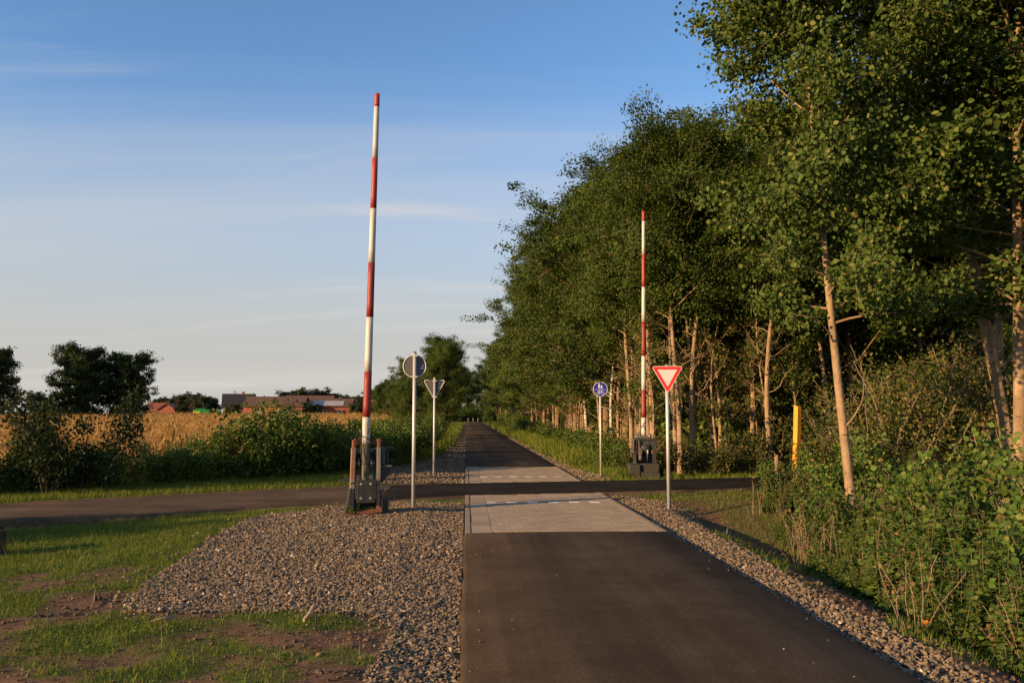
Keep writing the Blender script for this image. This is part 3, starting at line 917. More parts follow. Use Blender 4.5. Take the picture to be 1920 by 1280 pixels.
    wm = np_mesh('trunk', wv, wf, MAT[barkmat], smooth=True)
    # leaf clumps
    A = interp_poly(SBP, g.uniform(0.25, 1.0, (len(SBP), n_tw))).reshape(-1, 3)
    A2 = interp_poly(LP, g.uniform(0.55, 1.0, (n_limb, 3))).reshape(-1, 3)
    A = np.concatenate([A, A2])
    A = A[g.random(len(A)) < 0.94]
    cnt = g.poisson(per, len(A))
    C = np.repeat(A, cnt, axis=0)
    sg = np.repeat(sigma * g.uniform(0.6, 1.35, len(A)), cnt)
    dd = g.normal(0, 1, C.shape); dd /= np.linalg.norm(dd, axis=1)[:, None]
    C = C + dd * (sg * 1.75 * g.random(len(C)) ** 0.5)[:, None] * np.array([1, 1, 0.62])
    keep_ = C[:, 2] > 0.05 * H
    C = C[keep_]
    n = len(C)
    ctr = np.array([TP[-1, 0] * 0.6, TP[-1, 1] * 0.6, (cb + 0.35 * (1 - cb)) * H])
    outw = C - ctr; outw /= np.linalg.norm(outw, axis=1)[:, None] + 1e-9
    cn = g.normal(0, 0.55, (len(A), 3))
    nr = g.normal(0, 0.42, (n, 3)) + np.repeat(cn, cnt, axis=0)[keep_] + 0.5 * outw + np.array([0, 0, 0.3])
    nr /= np.linalg.norm(nr, axis=1)[:, None]
    sz = leaf * g.uniform(0.65, 1.25, n)
    if round_leaf:
        ax = g.normal(0, 0.7, (n, 3)); ax[:, 2] -= 0.5
        lv, lf = hex_leaves(C, ax, nr, sz)
    else:
        lv, lf = leaf_quads(C, nr, sz, g, 0.82)
    lm = np_mesh('crown', lv, lf, MAT[leafmat])
    return wm, lm
def tree_proto(name, label, cat_, *a, **k):
    wm, lm = tree_meshes(*a, **k)
    r = empty(name, (0, 0, -500), label, cat_)
    link('trunk', wm, r)
    c = link('crown', lm, r); c['kind'] = 'stuff'
    r['proto'] = 1
    return r
USED = set()
def place(proto, loc, rz, sc, label, group=None):
    """the first time moves the proto itself, afterwards copies it"""
    if proto.name not in USED:
        USED.add(proto.name)
        if 'proto' in proto: del proto['proto']
        proto.location = loc; proto.rotation_euler = (0, 0, rz)
        proto.scale = (sc, sc, sc) if isinstance(sc, (int, float)) else sc
        proto['label'] = label
        if group: proto['group'] = group
        return proto
    return copy_thing(proto, loc, rz, sc, label, group)
def G(x, y): return float(gz(np.array([x]), np.array([y]))[0])

# -- the wood on the right
broad = [tree_proto('broadleaf_tree', '', 'tree', 101 + i, 12.0, 0.18, 0.21, 4.1, 54, 8, 3, 54, 0.116, 0.31, 'leaf_wood', 'bark_brown', 'ovoid', round_leaf=False, dead=5, wob=0.014) for i in range(3)]
slim = [tree_proto('slender_tree', '', 'tree', 121 + i, 10.5, 0.09, 0.46, 2.3, 24, 6, 3, 46, 0.088, 0.27, 'leaf_wood', 'bark_aspen' if i < 2 else 'bark_birch', 'ovoid', dead=10, wob=0.045) for i in range(3)]
pole_tree = [tree_proto('sapling', '', 'sapling', 131 + i, 5.2, 0.035, 0.30, 0.9, 14, 4, 3, 9, 0.085, 0.16, 'leaf_under', 'bark_aspen', 'ovoid', dead=8, wob=0.05, up=0.8) for i in range(3)]
gw = np.random.default_rng(5)
front = [(8.5, 30.0, 11.6), (6.9, 33.2, 12.2), (7.2, 37.2, 12.6), (7.0, 41.2, 13.4), (6.95, 46.9, 13.4), (7.0, 52.3, 13.2), (6.8, 58.5, 13.0), (6.9, 66, 12.6), (7.5, 76, 12.2), (7.2, 86, 12), (7.0, 98, 12), (6.8, 112, 12), (6.6, 128, 12), (6.4, 146, 12)]
ordn = ['first', 'second', 'third', 'fourth', 'fifth', 'sixth', 'seventh', 'eighth', 'ninth', 'tenth', 'eleventh', 'twelfth', 'thirteenth', 'fourteenth']
for i, (x, y, h) in enumerate(front):
    w = h / 13.0 * (1.14 if y > 35 else 1.04)
    place(broad[i % 3], (x - (0.35 if y > 45 else 0), y, G(x, y) - 0.05), gw.uniform(0, 6.28), (w, w, h / 13.0 * (0.93 if 0 < i < 6 else 1.0)), f'tall leafy tree at the wood edge, {ordn[i]} in the row right of the far path', 'wood edge trees along the far path')
back = [(11.8, 29, 12), (11.2, 34, 12.4), (12, 39.5, 13), (11.6, 45, 13), (12, 51, 13), (11.7, 58, 12.6), (12, 67, 12.5), (12, 80, 12.5), (16.5, 31, 12), (17, 37.5, 12.5), (17, 45, 13), (16.5, 54, 13), (12, 95, 12), (12, 112, 12)]
for i, (x, y, h) in enumerate(back):
    place(broad[(i * 2 + 1) % 3], (x, y, G(x, y) - 0.05), gw.uniform(0, 6.28), h / 13.0, 'leafy tree deep in the wood behind the wood edge row', 'trees deep in the right wood')
right = [(12.6, 26.6, 11), (15.2, 27.2, 12), (18.5, 28.5, 12), (22, 30, 12), (14.0, 30.5, 12), (20.5, 34, 12.5), (25.5, 32.5, 12), (24, 38, 12)]
for i, (x, y, h) in enumerate(right):
    place(broad[(i + 2) % 3], (x, y, G(x, y) - 0.05), gw.uniform(0, 6.28), h / 13.0, 'leafy tree across the lane behind the tall pale trunks', 'trees across the lane on the right')
slims = [(6.04, 26.8, 0.96, 0), (6.55, 25.7, 1.0, 1), (7.05, 25.5, 0.98, 0), (7.9, 26.6, 0.9, 1), (9.0, 26.0, 0.92, 0), (5.75, 29.0, 0.9, 1), (6.5, 44.6, 1.0, 2), (7.6, 70.0, 1.05, 2), (8.2, 74.5, 1.05, 2), (11.3, 25.6, 0.9, 1), (6.2, 48.0, 1.0, 0), (6.6, 62, 1.0, 1)]
slab_l = ['slender pale tree just left of the far barrier boom', 'slender forked pale tree just right of the far barrier boom', 'slender leaning pale tree behind the give way sign', 'slender pale tree with bare side branches right of the give way sign',
          'slender pale tree in the shade further right of the give way sign', 'slender tree behind the blue round sign', 'white birch with slim trunk beside a thick bent trunk', 'left white birch of a pair at the wood edge', 'right white birch of a pair at the wood edge', 'slender pale tree at the far side of the lane left of yellow post', 'slender tree beside the thick bent trunk at the wood edge', 'slender tree left of the white birches']
for (x, y, s, k), lb in zip(slims, slab_l):
    place(slim[k], (x, y, G(x, y) - 0.05), gw.uniform(0, 6.28), s, lb, 'slender trees at the wood edge')
for i in range(16):
    y = 24.6 + 0.75 * i + gw.uniform(-0.3, 0.3); x = gw.uniform(5.5, 6.6) if i % 2 else gw.uniform(6.6, 9.2)
    place(slim[i % 2 if i != 11 else 2], (x, y, G(x, y) - 0.05), gw.uniform(0, 6.28), gw.uniform(0.72, 1.0), 'thin sunlit stem in the row of slender trees behind the far barrier', 'thin sunlit stems behind the far barrier')
for i in range(64):
    if i < 40:
        y = 25.0 + 60 * (i / 40) ** 1.5; x = gw.uniform(5.6, 10.5) if y < 30 else gw.uniform(5.4, 8.8)
    else:
        x = gw.uniform(8.5, 20); y = float(road_far(np.array(x))) + gw.uniform(2.2, 6)
    place(pole_tree[i % 3], (x, y, G(x, y) - 0.04), gw.uniform(0, 6.28), gw.uniform(0.7, 1.25), 'thin bare stemmed sapling ' + ('at the wood edge along the far path' if i < 40 else 'across the lane behind the yellow post'), 'saplings ' + ('at the wood edge' if i < 40 else 'across the lane'))

# -- near aspens
aspen = [tree_proto('aspen_tree', '', 'tree', 141, 12.6, 0.085, 0.30, 2.0, 56, 7, 3, 50, 0.082, 0.28, 'leaf_aspen', 'bark_aspen', 'ovoid', lean=(-0.9, 0.2), round_leaf=True, dead=3, wob=0.008),
         tree_proto('aspen_tree', '', 'tree', 142, 14.0, 0.145, 0.40, 3.7, 58, 8, 3, 66, 0.088, 0.29, 'leaf_aspen', 'bark_aspen', 'ovoid', lean=(-2.2, 0.1), round_leaf=False, dead=5, wob=0.006)]
place(aspen[0], (6.80, 14.4, G(6.8, 14.4) - 0.05), 0.0, 1.0, 'pale smooth trunked aspen standing alone nearest the path on the right')
place(aspen[1], (11.55, 17.0, G(11.5, 17) - 0.05), 0.0, 1.0, 'pale aspen leaning left at the right picture edge', None)
place(aspen[0], (10.42, 15.3, G(10.4, 15.3) - 0.05), 1.75, (1.45, 1.45, 1.05), 'thick upright aspen at the right picture edge in front of the leaning one')
place(slim[1], (12.3, 18.3, G(12.3, 18.3) - 0.05), 0.7, 1.25, 'slender pale trunk behind the leaning aspen at the right picture edge')
place(aspen[1], (13.6, 14.2, G(13.6, 14.2) - 0.05), 1.2, 0.95, 'aspen just outside the right picture edge overhanging the weeds')

# -- shrubs
def shrub_meshes(seed, H, Rr, n_stem, n_sub, n_tw, per, leaf, sigma, leafmat, barkmat, spread=0.5, low=0.12, upright=1.0, tip=0):
    g = np.random.default_rng(seed)
    az = g.uniform(0, 6.28, n_stem); rad = Rr * np.sqrt(g.random(n_stem)) * 0.55
    S = np.stack([np.cos(az) * rad, np.sin(az) * rad, np.full(n_stem, -0.05)], -1)
    az2 = az + g.normal(0, 0.7, n_stem)
    D = np.stack([np.cos(az2) * spread * g.random(n_stem), np.sin(az2) * spread * g.random(n_stem), np.full(n_stem, upright)], -1)
    L = H * g.uniform(0.6, 1.08, n_stem)
    P = branch_set(S, D, L, 8, g, 0.07, 0.02)
    rr = 0.012 * H * g.uniform(0.5, 1.1, n_stem)
    wood = [tubes_batch(P, rr[:, None] * np.linspace(1, 0.2, 8)[None], 5)]
    SP = interp_poly(P, g.uniform(low, 0.97, (n_stem, n_sub))).reshape(-1, 3)
    sd = g.normal(0, 1, (n_stem * n_sub, 3)); sd[:, 2] = np.abs(sd[:, 2]) * 0.6 + 0.25
    SB = branch_set(SP, sd, Rr * 0.42 * g.uniform(0.4, 1.2, n_stem * n_sub), 4, g, 0.15, 0.03)
    wood.append(tubes_batch(SB, np.full((len(SB), 1), 0.004 * H ** 0.5) * np.linspace(1, 0.4, 4)[None], 3))
    wm = np_mesh('stems', *cat(wood), MAT[barkmat], smooth=True)
    A = interp_poly(SB, g.uniform(0.2, 1.0, (len(SB), n_tw))).reshape(-1, 3)
    A = np.concatenate([A, interp_poly(P, g.uniform(0.35, 1.0, (n_stem, 6))).reshape(-1, 3)])
    cnt = g.poisson(per, len(A))
    C = np.repeat(A, cnt, axis=0) + g.normal(0, sigma, (cnt.sum(), 3))
    C = C[C[:, 2] > 0.02]
    n = len(C)
    nr = g.normal(0, 0.7, (n, 3)) + np.array([0, 0, 0.6]) + 0.4 * (C - np.array([0, 0, H * 0.4])) / H
    nr /= np.linalg.norm(nr, axis=1)[:, None]
    ax = g.normal(0, 0.8, (n, 3)); ax[:, 2] -= 0.3
    lm = np_mesh('foliage', *hex_leaves(C, ax, nr, leaf * g.uniform(0.6, 1.3, n)), MAT[leafmat])
    return wm, lm
def shrub_proto(name, cat_, *a, **k):
    wm, lm = shrub_meshes(*a, **k)
    r = empty(name, (0, 0, -500), '', cat_)
    link('stems', wm, r)
    c = link('foliage', lm, r); c['kind'] = 'stuff'
    return r
hedge = [shrub_proto('hedge_shrub', 'shrub', 201 + i, 1.75, 1.15, 16, 8, 4, 7, 0.075, 0.11, 'leaf_hedge', 'bark_dark', 0.75, 0.08) for i in range(4)]
sap_l = shrub_proto('young_tree', 'young tree', 211, 2.7, 1.6, 13, 10, 4, 11, 0.085, 0.15, 'leaf_oak', 'bark_dark', 0.8, 0.12)
gh = np.random.default_rng(8)
hedge_spots = [(-12.6, 17.4, 0.95), (-11.2, 18.3, 0.92), (-10.0, 18.9, 0.82), (-9.3, 19.8, 0.72), (-8.3, 20.3, 0.62), (-7.5, 21.1, 0.60), (-6.7, 21.8, 0.66), (-6.0, 22.7, 0.86), (-5.45, 23.3, 1.22), (-4.75, 23.9, 1.05), (-4.25, 24.6, 0.86), (-3.75, 25.4, 0.84), (-3.3, 26.4, 0.86), (-2.95, 27.5, 0.86), (-2.75, 28.8, 0.90), (-2.6, 30.4, 0.92), (-2.5, 32.2, 0.92), (-2.45, 34.4, 0.95), (-2.4, 37, 0.95), (-2.35, 40, 0.98), (-2.3, 43.5, 1.0), (-2.3, 47.5, 1.02), (-2.4, 52, 1.05), (-2.4, 56, 1.1),
               (-10.8, 20.2, 0.85), (-11.9, 21.2, 0.8), (-3.9, 27.2, 0.95), (-3.6, 30.5, 1.0), (-4.8, 26.0, 0.92), (-3.5, 35, 1.05)]
for i, (x, y, s) in enumerate(hedge_spots):
    if i == 8: lb = 'tallest shrub in the left hedge with upright leafy shoots'
    elif i == 9: lb = 'shrub next to the tallest one in the left hedge, on its right'
    elif y < 20.5: lb = 'dark shrub low in the left end of the hedge beside the lane'
    elif y < 24: lb = 'green shrub in the hedge in front of the maize'
    elif i >= 24: lb = 'shrub in the second rank of the left hedge'
    elif y < 29: lb = 'green shrub in the hedge directly behind the near barrier'
    else: lb = 'green shrub in the hedge along the left of the far path'
    gp = None if i in (8, 9) else {'d': 'shrubs at the dark left hedge end', 'g': 'hedge shrubs', 's': 'second rank hedge shrubs'}[lb[0]] + ('' if lb[0] != 'g' else ' ' + lb.split(' in the hedge ')[1])
    place(hedge[i % 4], (x, y, G(x, y) - 0.02), gh.uniform(0, 6.28), (s * 1.05, s * 1.05, s), lb, gp)
place(sap_l, (-8.75, 18.9, G(-8.7, 18.9) - 0.02), 0.4, (0.78, 0.78, 0.84), 'loose dark young tree rising above the left hedge end')
place(sap_l, (-11.2, 19.4, G(-11.2, 19.4) - 0.02), 2.4, (0.6, 0.6, 0.52), 'loose leafy young tree cut off by the left picture edge')
# unseen bushes left of the picture, added to shade the crossing and left soil
for x, y, s in ((-8.9, 11.6, 0.95), (-10.2, 11.3, 1.05), (-11.6, 10.9, 1.0), (-5.7, 5.1, 0.42)):
    place(hedge[1], (x, y, G(x, y) - 0.02), x * 7, s, 'unseen bush left of the picture added for its shade', 'unseen shade bushes beyond the left picture edge')

under = [shrub_proto('undergrowth_shrub', 'shrub', 221 + i, 1.5, 1.1, 13, 6, 3, 7, 0.085, 0.13, 'leaf_under', 'twig', 0.9, 0.1) for i in range(3)]
green_u = [shrub_proto('green_bush', 'shrub', 226 + i, 1.1, 0.9, 14, 6, 3, 8, 0.085, 0.10, 'leaf_hedge', 'stem', 0.8, 0.05) for i in range(2)]
gu = np.random.default_rng(14)
for i in range(58):
    if i < 22:
        y = 23.6 + 0.32 * i + gu.uniform(-0.3, 0.3); x = gu.uniform(5.6, 8.6)
    elif i < 40:
        x = gu.uniform(7.5, 19); y = float(road_far(np.array(x))) + gu.uniform(1.2, 4)
    else:
        y = 32 + 70 * ((i - 40) / 18) ** 1.4; x = gu.uniform(6.2, 8.4)
    place(under[i % 3], (x, y, G(x, y) - 0.03), gu.uniform(0, 6.28), gu.uniform(0.38, 0.8) if i < 22 else gu.uniform(0.6, 1.2), ('brownish undergrowth shrub ' + ('behind the far barrier' if i < 22 else 'across the lane behind the yellow post' if i < 40 else 'under the trees along the far path')), 'undergrowth ' + ('behind the far barrier' if i < 22 else 'across the lane' if i < 40 else 'along the far path'))
for i in range(64):
    if i < 34:
        y = 29 + 60 * (i / 34) ** 1.3; x = gu.uniform(9.0, 15.0)
    elif i < 50:
        x = gu.uniform(9.0, 24); y = float(road_far(np.array(x))) + gu.uniform(4.5, 9)
    else:
        x = gu.uniform(6.5, 11); y = 88 + 8 * (i - 50)
    place(under[i % 3] if i % 2 else green_u[i % 2], (x, y, G(x, y) - 0.03), gu.uniform(0, 6.28), gu.uniform(1.7, 2.7) * (1.0 if i % 2 else 1.25), 'tall shaded shrub deep inside the right wood', 'shaded shrubs deep in the right wood')
for i in range(14):
    x = -9 + 1.7 * i
    place(green_u[i % 2], (x, 186 + 5 * math.sin(i * 2.1), 0.0), i * 1.7, 3.2, 'distant dark bush across the end of the far path', 'bushes across the end of the far path')
for x, y, s in ((13.5, 40, 3.0), (15.5, 44, 3.2), (18, 42, 3.2), (21, 40, 3.0), (24, 36, 2.8), (14.5, 36, 2.4), (18.5, 37, 2.6), (27, 35, 3), (20, 48, 3.4), (16, 52, 3.4), (30, 40, 3.2)):
    place(green_u[0], (x, y, G(x, y)), x, s, 'tall shaded shrub deep inside the right wood', 'shaded shrubs deep in the right wood')
gb = [(4.9, 27.5, 0.75), (5.2, 30, 0.8), (5.0, 33, 0.95), (5.3, 35.5, 1.0), (5.0, 38, 0.9), (5.4, 41, 1.0), (4.9, 45, 0.9), (5.2, 50, 1.0), (4.9, 56, 1.0), (4.9, 63, 1.1), (4.7, 72, 1.2), (4.6, 84, 1.3), (4.5, 98, 1.3)]
for i, (x, y, s) in enumerate(gb):
    place(green_u[i % 2], (x, y, G(x, y) - 0.02), gu.uniform(0, 6.28), s, 'low green bush between the far path and the wood edge', 'low green bushes along the far path')
# thicket with arching twigs at the right edge
thick = [shrub_proto('thicket_bush', 'shrub', 231 + i, 3.6, 1.8, 14, 9, 3, 9, 0.075, 0.17, 'leaf_under', 'twig', 1.1, 0.12) for i in range(2)]
for i, (x, y, s) in enumerate([(9.0, 18.2, 0.75), (10.0, 18.5, 0.9), (8.9, 17.2, 0.36), (12.4, 18.4, 1.05), (11.0, 19.2, 1.0), (13.4, 18.0, 1.1), (8.5, 18.0, 0.5), (10.0, 19.0, 0.8)]):
    place(thick[i % 2], (x, y, G(x, y) - 0.03), gu.uniform(0, 6.28), s, 'twiggy thicket bush with arching bare stems around the right aspens', 'thicket around the right aspens')

# -- weeds along the ditch
def weed_meshes(seed, n_stem, H, leaf, Rr, flower=False, dead=False):
    g = np.random.default_rng(seed)
    az = g.uniform(0, 6.28, n_stem); rd = Rr * np.sqrt(g.random(n_stem))
    S = np.stack([np.cos(az) * rd, np.sin(az) * rd, np.full(n_stem, -0.03)], -1)
    D = np.stack([np.cos(az) * 0.35 * g.random(n_stem), np.sin(az) * 0.35 * g.random(n_stem), np.ones(n_stem)], -1)
    L = H * g.uniform(0.55, 1.1, n_stem)
    P = branch_set(S, D, L, 7, g, 0.07, 0.02)
    parts = [tubes_batch(P, np.full((n_stem, 1), 0.006) * np.linspace(1, 0.4, 7)[None], 4)]
    stems = np_mesh('stems', *cat(parts), MAT['stem'], smooth=True)
    nn = 17
    tt = np.tile(np.linspace(0.08, 0.98, nn), (n_stem, 1))
    node = interp_poly(P, tt)
    C, AX, SZ = [], [], []
    for q in range(3):
        ang = (np.arange(nn) * 1.57 + q * 2.09)[None] + g.uniform(-0.6, 0.6, (n_stem, nn)) + az[:, None]
        s = leaf * (1.15 - 0.75 * tt) * g.uniform(0.6, 1.3, (n_stem, nn))
        ax = np.stack([np.cos(ang), np.sin(ang), g.uniform(-0.55, 0.35, (n_stem, nn))], -1)
        c_ = node + ax * (s * 0.75)[..., None] + g.normal(0, 0.012, node.shape)
        C.append(c_.reshape(-1, 3)); AX.append(ax.reshape(-1, 3)); SZ.append(s.ravel())
    C, AX, SZ = np.concatenate(C), np.concatenate(AX), np.concatenate(SZ)
    keep = g.random(len(C)) < 0.85
    C, AX, SZ = C[keep], AX[keep], SZ[keep]
    nr = g.normal(0, 0.35, C.shape) + np.array([0, 0, 1.0])
    lm = np_mesh('leaves', *hex_leaves(C, AX, nr, SZ), MAT['leaf_weed'])
    out = [('stems', stems), ('leaves', lm)]
    if flower:
        tops = P[:, -1]
        C = np.repeat(tops, 22, axis=0) + g.normal(0, 1, (len(tops) * 22, 3)) * np.array([0.028, 0.028, 0.015])
        nr = g.normal(0, 0.6, C.shape) + np.array([0, 0, 0.5]); nr /= np.linalg.norm(nr, axis=1)[:, None]
        out.append(('flower_heads', np_mesh('flower_heads', *leaf_quads(C, nr, g.uniform(0.010, 0.020, len(C)), g), MAT['flower'])))
    if dead:
        C = P[0, 1:4] + g.normal(0, 0.03, (3, 3))
        AX = g.normal(0, 0.3, (3, 3)); AX[:, 2] -= 1
        out.append(('withered_leaf', np_mesh('withered_leaf', *hex_leaves(C + AX * 0.05, AX, g.normal(0, 0.3, (3, 3)) + np.array([-1, -1, 0.2]), np.array([0.11, 0.14, 0.1])), MAT['dead_leaf'])))
    return out
def weed_proto(name, *a, **k):
    r = empty(name, (0, 0, -500), '', 'weed')
    for nm, me in weed_meshes(*a, **k):
        c = link(nm, me, r)
        c['kind'] = 'stuff'
    return r
weeds = [weed_proto('weed', 301 + i, 10, 0.85, 0.105, 0.22) for i in range(4)]
fweeds = [weed_proto('flowering_weed', 311 + i, 9, 0.95, 0.09, 0.22, flower=True) for i in range(2)]
lweeds = [weed_proto('low_weed', 321 + i, 11, 0.34, 0.08, 0.22) for i in range(3)]
bweeds = [weed_proto('broad_leaved_weed', 341 + i, 9, 0.9, 0.15, 0.22) for i in range(2)]
dweed = weed_proto('withered_weed', 331, 6, 0.6, 0.08, 0.15, dead=True)
gq = np.random.default_rng(25)
pts = []
tries = 0
while len(pts) < 290 and tries < 40000:
    tries += 1
    y = gq.uniform(4.4, 17.6); x = gq.uniform(3.9, 10.5)
    edge = np.interp(y, [4, 8.5, 11, 13, 15, 17.6], [4.1, 4.25, 4.65, 5.1, 5.55, 5.9])
    if x < edge or x > edge + 3.8 or y > road_near(np.array(x)) - 0.7:
        continue
    if min([(a - x) ** 2 + (b - y) ** 2 for a, b in pts] or [9]) < 0.25 ** 2:
        continue
    pts.append((x, y))
for i, (x, y) in enumerate(pts):
    edge = np.interp(y, [4, 8.5, 11, 13, 15, 17.6], [4.1, 4.25, 4.65, 5.1, 5.55, 5.9])
    hgt = np.interp(x - edge, [0, 0.5, 1.4, 4], [0.5, 0.85, 1.1, 1.3]) * np.interp(y, [4, 9, 14, 18], [1.1, 1.0, 0.85, 0.6])
    s = float(hgt * gq.uniform(0.8, 1.2))
    loc = (x, y, G(x, y) - 0.01)
    if i % 13 == 3 and y > 6.5:
        place(fweeds[i % 2], loc, gq.uniform(0, 6.28), s, 'flowering weed with pale pink heads ' + ('before' if y < 12 else 'around') + ' the lone aspen', 'flowering weeds ' + ('before' if y < 12 else 'around') + ' the lone aspen')
    elif x - edge < 0.3:
        place(lweeds[i % 3], loc, gq.uniform(0, 6.28), s * 1.4, 'low green weed at the foot of the right ditch weeds', 'low weeds along the right ditch')
    else:
        if y < 10 and i % 2 == 0:
            place(bweeds[(i // 2) % 2], loc, gq.uniform(0, 6.28), s, 'large leaved weed among finer weeds at the lower right', 'large leaved weeds at the lower right')
            continue
        zn = 'in the lower right picture corner' if y < 8 else 'between the path shoulder and the lone aspen' if y < 12.5 else 'around the foot of the lone aspen' if y < 15.5 else 'between the give way sign and the yellow post'
        place(weeds[i % 4], loc, gq.uniform(0, 6.28), s, 'leafy upright green weed ' + zn, 'leafy weeds ' + zn)
dry = []
for q in range(2):
    gd = np.random.default_rng(360 + q)
    P_ = branch_set(gd.normal(0, 0.09, (9, 3)) * [1, 1, 0], np.stack([gd.normal(0, 0.35, 9), gd.normal(0, 0.35, 9), np.ones(9)], -1), gd.uniform(0.35, 0.8, 9), 6, gd, 0.12, 0.0)
    r_ = empty('dry_weed', (0, 0, -500), '', 'weed')
    link('stems', np_mesh('stems', *tubes_batch(P_, np.full((9, 1), 0.005) * np.linspace(1, 0.5, 6)[None], 4), MAT['twig'], smooth=True), r_)['kind'] = 'stuff'
    C_ = interp_poly(P_, gd.uniform(0.4, 1, (9, 7))).reshape(-1, 3) + gd.normal(0, 0.02, (63, 3))
    link('withered_leaves', np_mesh('withered_leaves', *hex_leaves(C_, gd.normal(0, 1, (63, 3)), gd.normal(0, 1, (63, 3)), gd.uniform(0.02, 0.05, 63)), MAT['dry_leaf']), r_)['kind'] = 'stuff'
    dry.append(r_)
for i in range(26):
    y = 5.2 + 0.46 * i; x = float(np.interp(y, [4, 8.5, 11, 13, 15, 17.6], [4.1, 4.25, 4.65, 5.1, 5.55, 5.9])) + gq.uniform(-0.25, 0.9)
    place(dry[i % 2], (x, y, G(x, y)), gq.uniform(0, 6.28), gq.uniform(0.6, 1.15), 'dry brown weed stems along the edge of the right ditch', 'dry weeds along the right ditch')
place(dweed, (4.28, 7.35, G(4.28, 7.35)), 0.3, 0.95, 'weed with bright orange withered leaves low in the right ditch')

bank = [shrub_proto('bank_shrub', 'shrub', 351 + i, 1.7, 0.9, 12, 7, 3, 6, 0.09, 0.11, 'leaf_weed', 'twig', 0.6, 0.06) for i in range(3)]
for i, (x, y, s) in enumerate([(6.0, 8.2, 0.80), (6.9, 9.3, 0.95), (6.4, 10.6, 0.85), (7.6, 10.9, 1.05), (7.0, 12.2, 0.90), (8.2, 12.4, 1.10), (7.9, 13.9, 0.75), (8.6, 14.8, 0.65), (9.0, 12.6, 0.8), (6.0, 13.6, 0.62), (7.2, 16.2, 0.70), (8.2, 16.4, 0.85), (6.4, 16.9, 0.55), (5.6, 6.6, 0.72), (7.9, 18.2, 0.62)]):
    place(bank[i % 3], (x, y, G(x, y) - 0.02), i * 1.37, s, 'bright yellow green shrub rising above the weeds ' + ('in front of the lone aspen' if y < 13 else 'around and behind the lone aspen'), 'bank shrubs ' + ('in front of' if y < 13 else 'around') + ' the lone aspen')
# ---------------------------------------------------------------- left tree tunnel and far trees
tun = [tree_proto('leafy_tree', '', 'tree', 151 + i, 8.0, 0.11, 0.12, 2.7, 40, 7, 4, 34, 0.10, 0.26, 'leaf_wood', 'bark_brown', 'cone' if i == 0 else 'ovoid', dead=0, wob=0.02, up=0.75) for i in range(2)]
ts_ = [(-1.9, 60.0, 0.68), (-1.6, 67, 0.80), (-4.0, 63, 0.60), (-2.6, 76, 0.95), (-2.6, 90, 1.1), (-6.5, 84, 0.6), (-3.0, 106, 1.25), (-2.9, 126, 1.4), (-3, 150, 1.6), (-9.5, 110, 0.7), (-13, 125, 0.75), (-7.5, 108, 1.0)]
for i, (x, y, s) in enumerate(ts_):
    place(tun[i % 2], (x, y, G(x, y) - 0.05), i * 1.3, s, 'dense green tree left of the far path' if x > -4.5 else 'dense low green tree at the field edge left of the far path', 'trees left of the far path' if x > -4.5 else 'field edge trees left of the far path')
for i, (x, y, s) in enumerate([(-1.2, 196, 1.35), (1.6, 202, 1.3), (4.5, 198, 1.3), (7.5, 190, 1.4), (-4.5, 192, 1.5), (-7, 185, 1.5), (10, 170, 1.6)]):
    place(tun[1], (x, y, G(x, y)), i * 2.1, s, 'distant tree closing the end of the far path', 'trees at the end of the far path')
oak = [tree_proto('oak_tree', '', 'tree', 161 + i, 9.4, 0.28, 0.08, 5.0, 56, 8, 4, 22, 0.30, 0.50, 'leaf_oak', 'bark_dark', 'round', wob=0.01, up=0.30, even=True) for i in range(2)]
place(oak[0], (-58.3, 130, G(-58.3, 130)), 0.0, (0.98, 0.98, 0.98), 'broad dark oak, left one of the pair in the maize field')
place(oak[1], (-52.3, 132, G(-52, 132)), 1.0, (0.80, 0.80, 0.90), 'broad dark oak, right one of the pair in the maize field')
place(oak[1], (-66.6, 120, G(-66.6, 120)), 2.2, (0.82, 0.82, 0.90), 'dark oak cut by the left picture edge behind the maize')
far_t = [tree_proto('distant_tree', '', 'tree', 171 + i, 9.0, 0.25, 0.06, 5.0, 30, 6, 3, 12, 0.6, 0.6, 'leaf_far', 'bark_dark', 'round', wob=0.02) for i in range(2)]
gf_ = np.random.default_rng(31)
FT = [(-125.8, 250, 0.78), (-124.9, 255, 0.7), (-111.3, 310, 0.92), (-106.5, 305, 0.95), (-101.1, 300, 1.0), (-95.2, 290, 1.02), (-90.7, 285, 1.05), (-86.5, 280, 0.98), (-85.4, 285, 0.85), (-90.3, 330, 0.92), (-86.6, 330, 0.9), (-62.5, 300, 1.0), (-59.3, 300, 1.04), (-57.8, 310, 1.0), (-53.5, 310, 1.05), (-51.6, 320, 1.0), (-47.0, 330, 0.85), (-41.6, 330, 0.9), (-33.2, 300, 0.95), (-23.3, 230, 0.9), (-18.2, 210, 0.95)]
for i, (x, Y, s) in enumerate(FT):
    grp = 'behind the oaks' if i < 2 else 'between oaks and house' if i < 9 else 'behind the house' if i < 11 else 'behind the barns'
    s *= 0.66 if 1 < i < 11 else 0.82
    place(far_t[i % 2], (x, Y, G(x, Y)), gf_.uniform(0, 6.28), (s * 1.25, s * 1.25, s), 'distant rounded tree on the skyline ' + grp, 'skyline trees ' + grp)

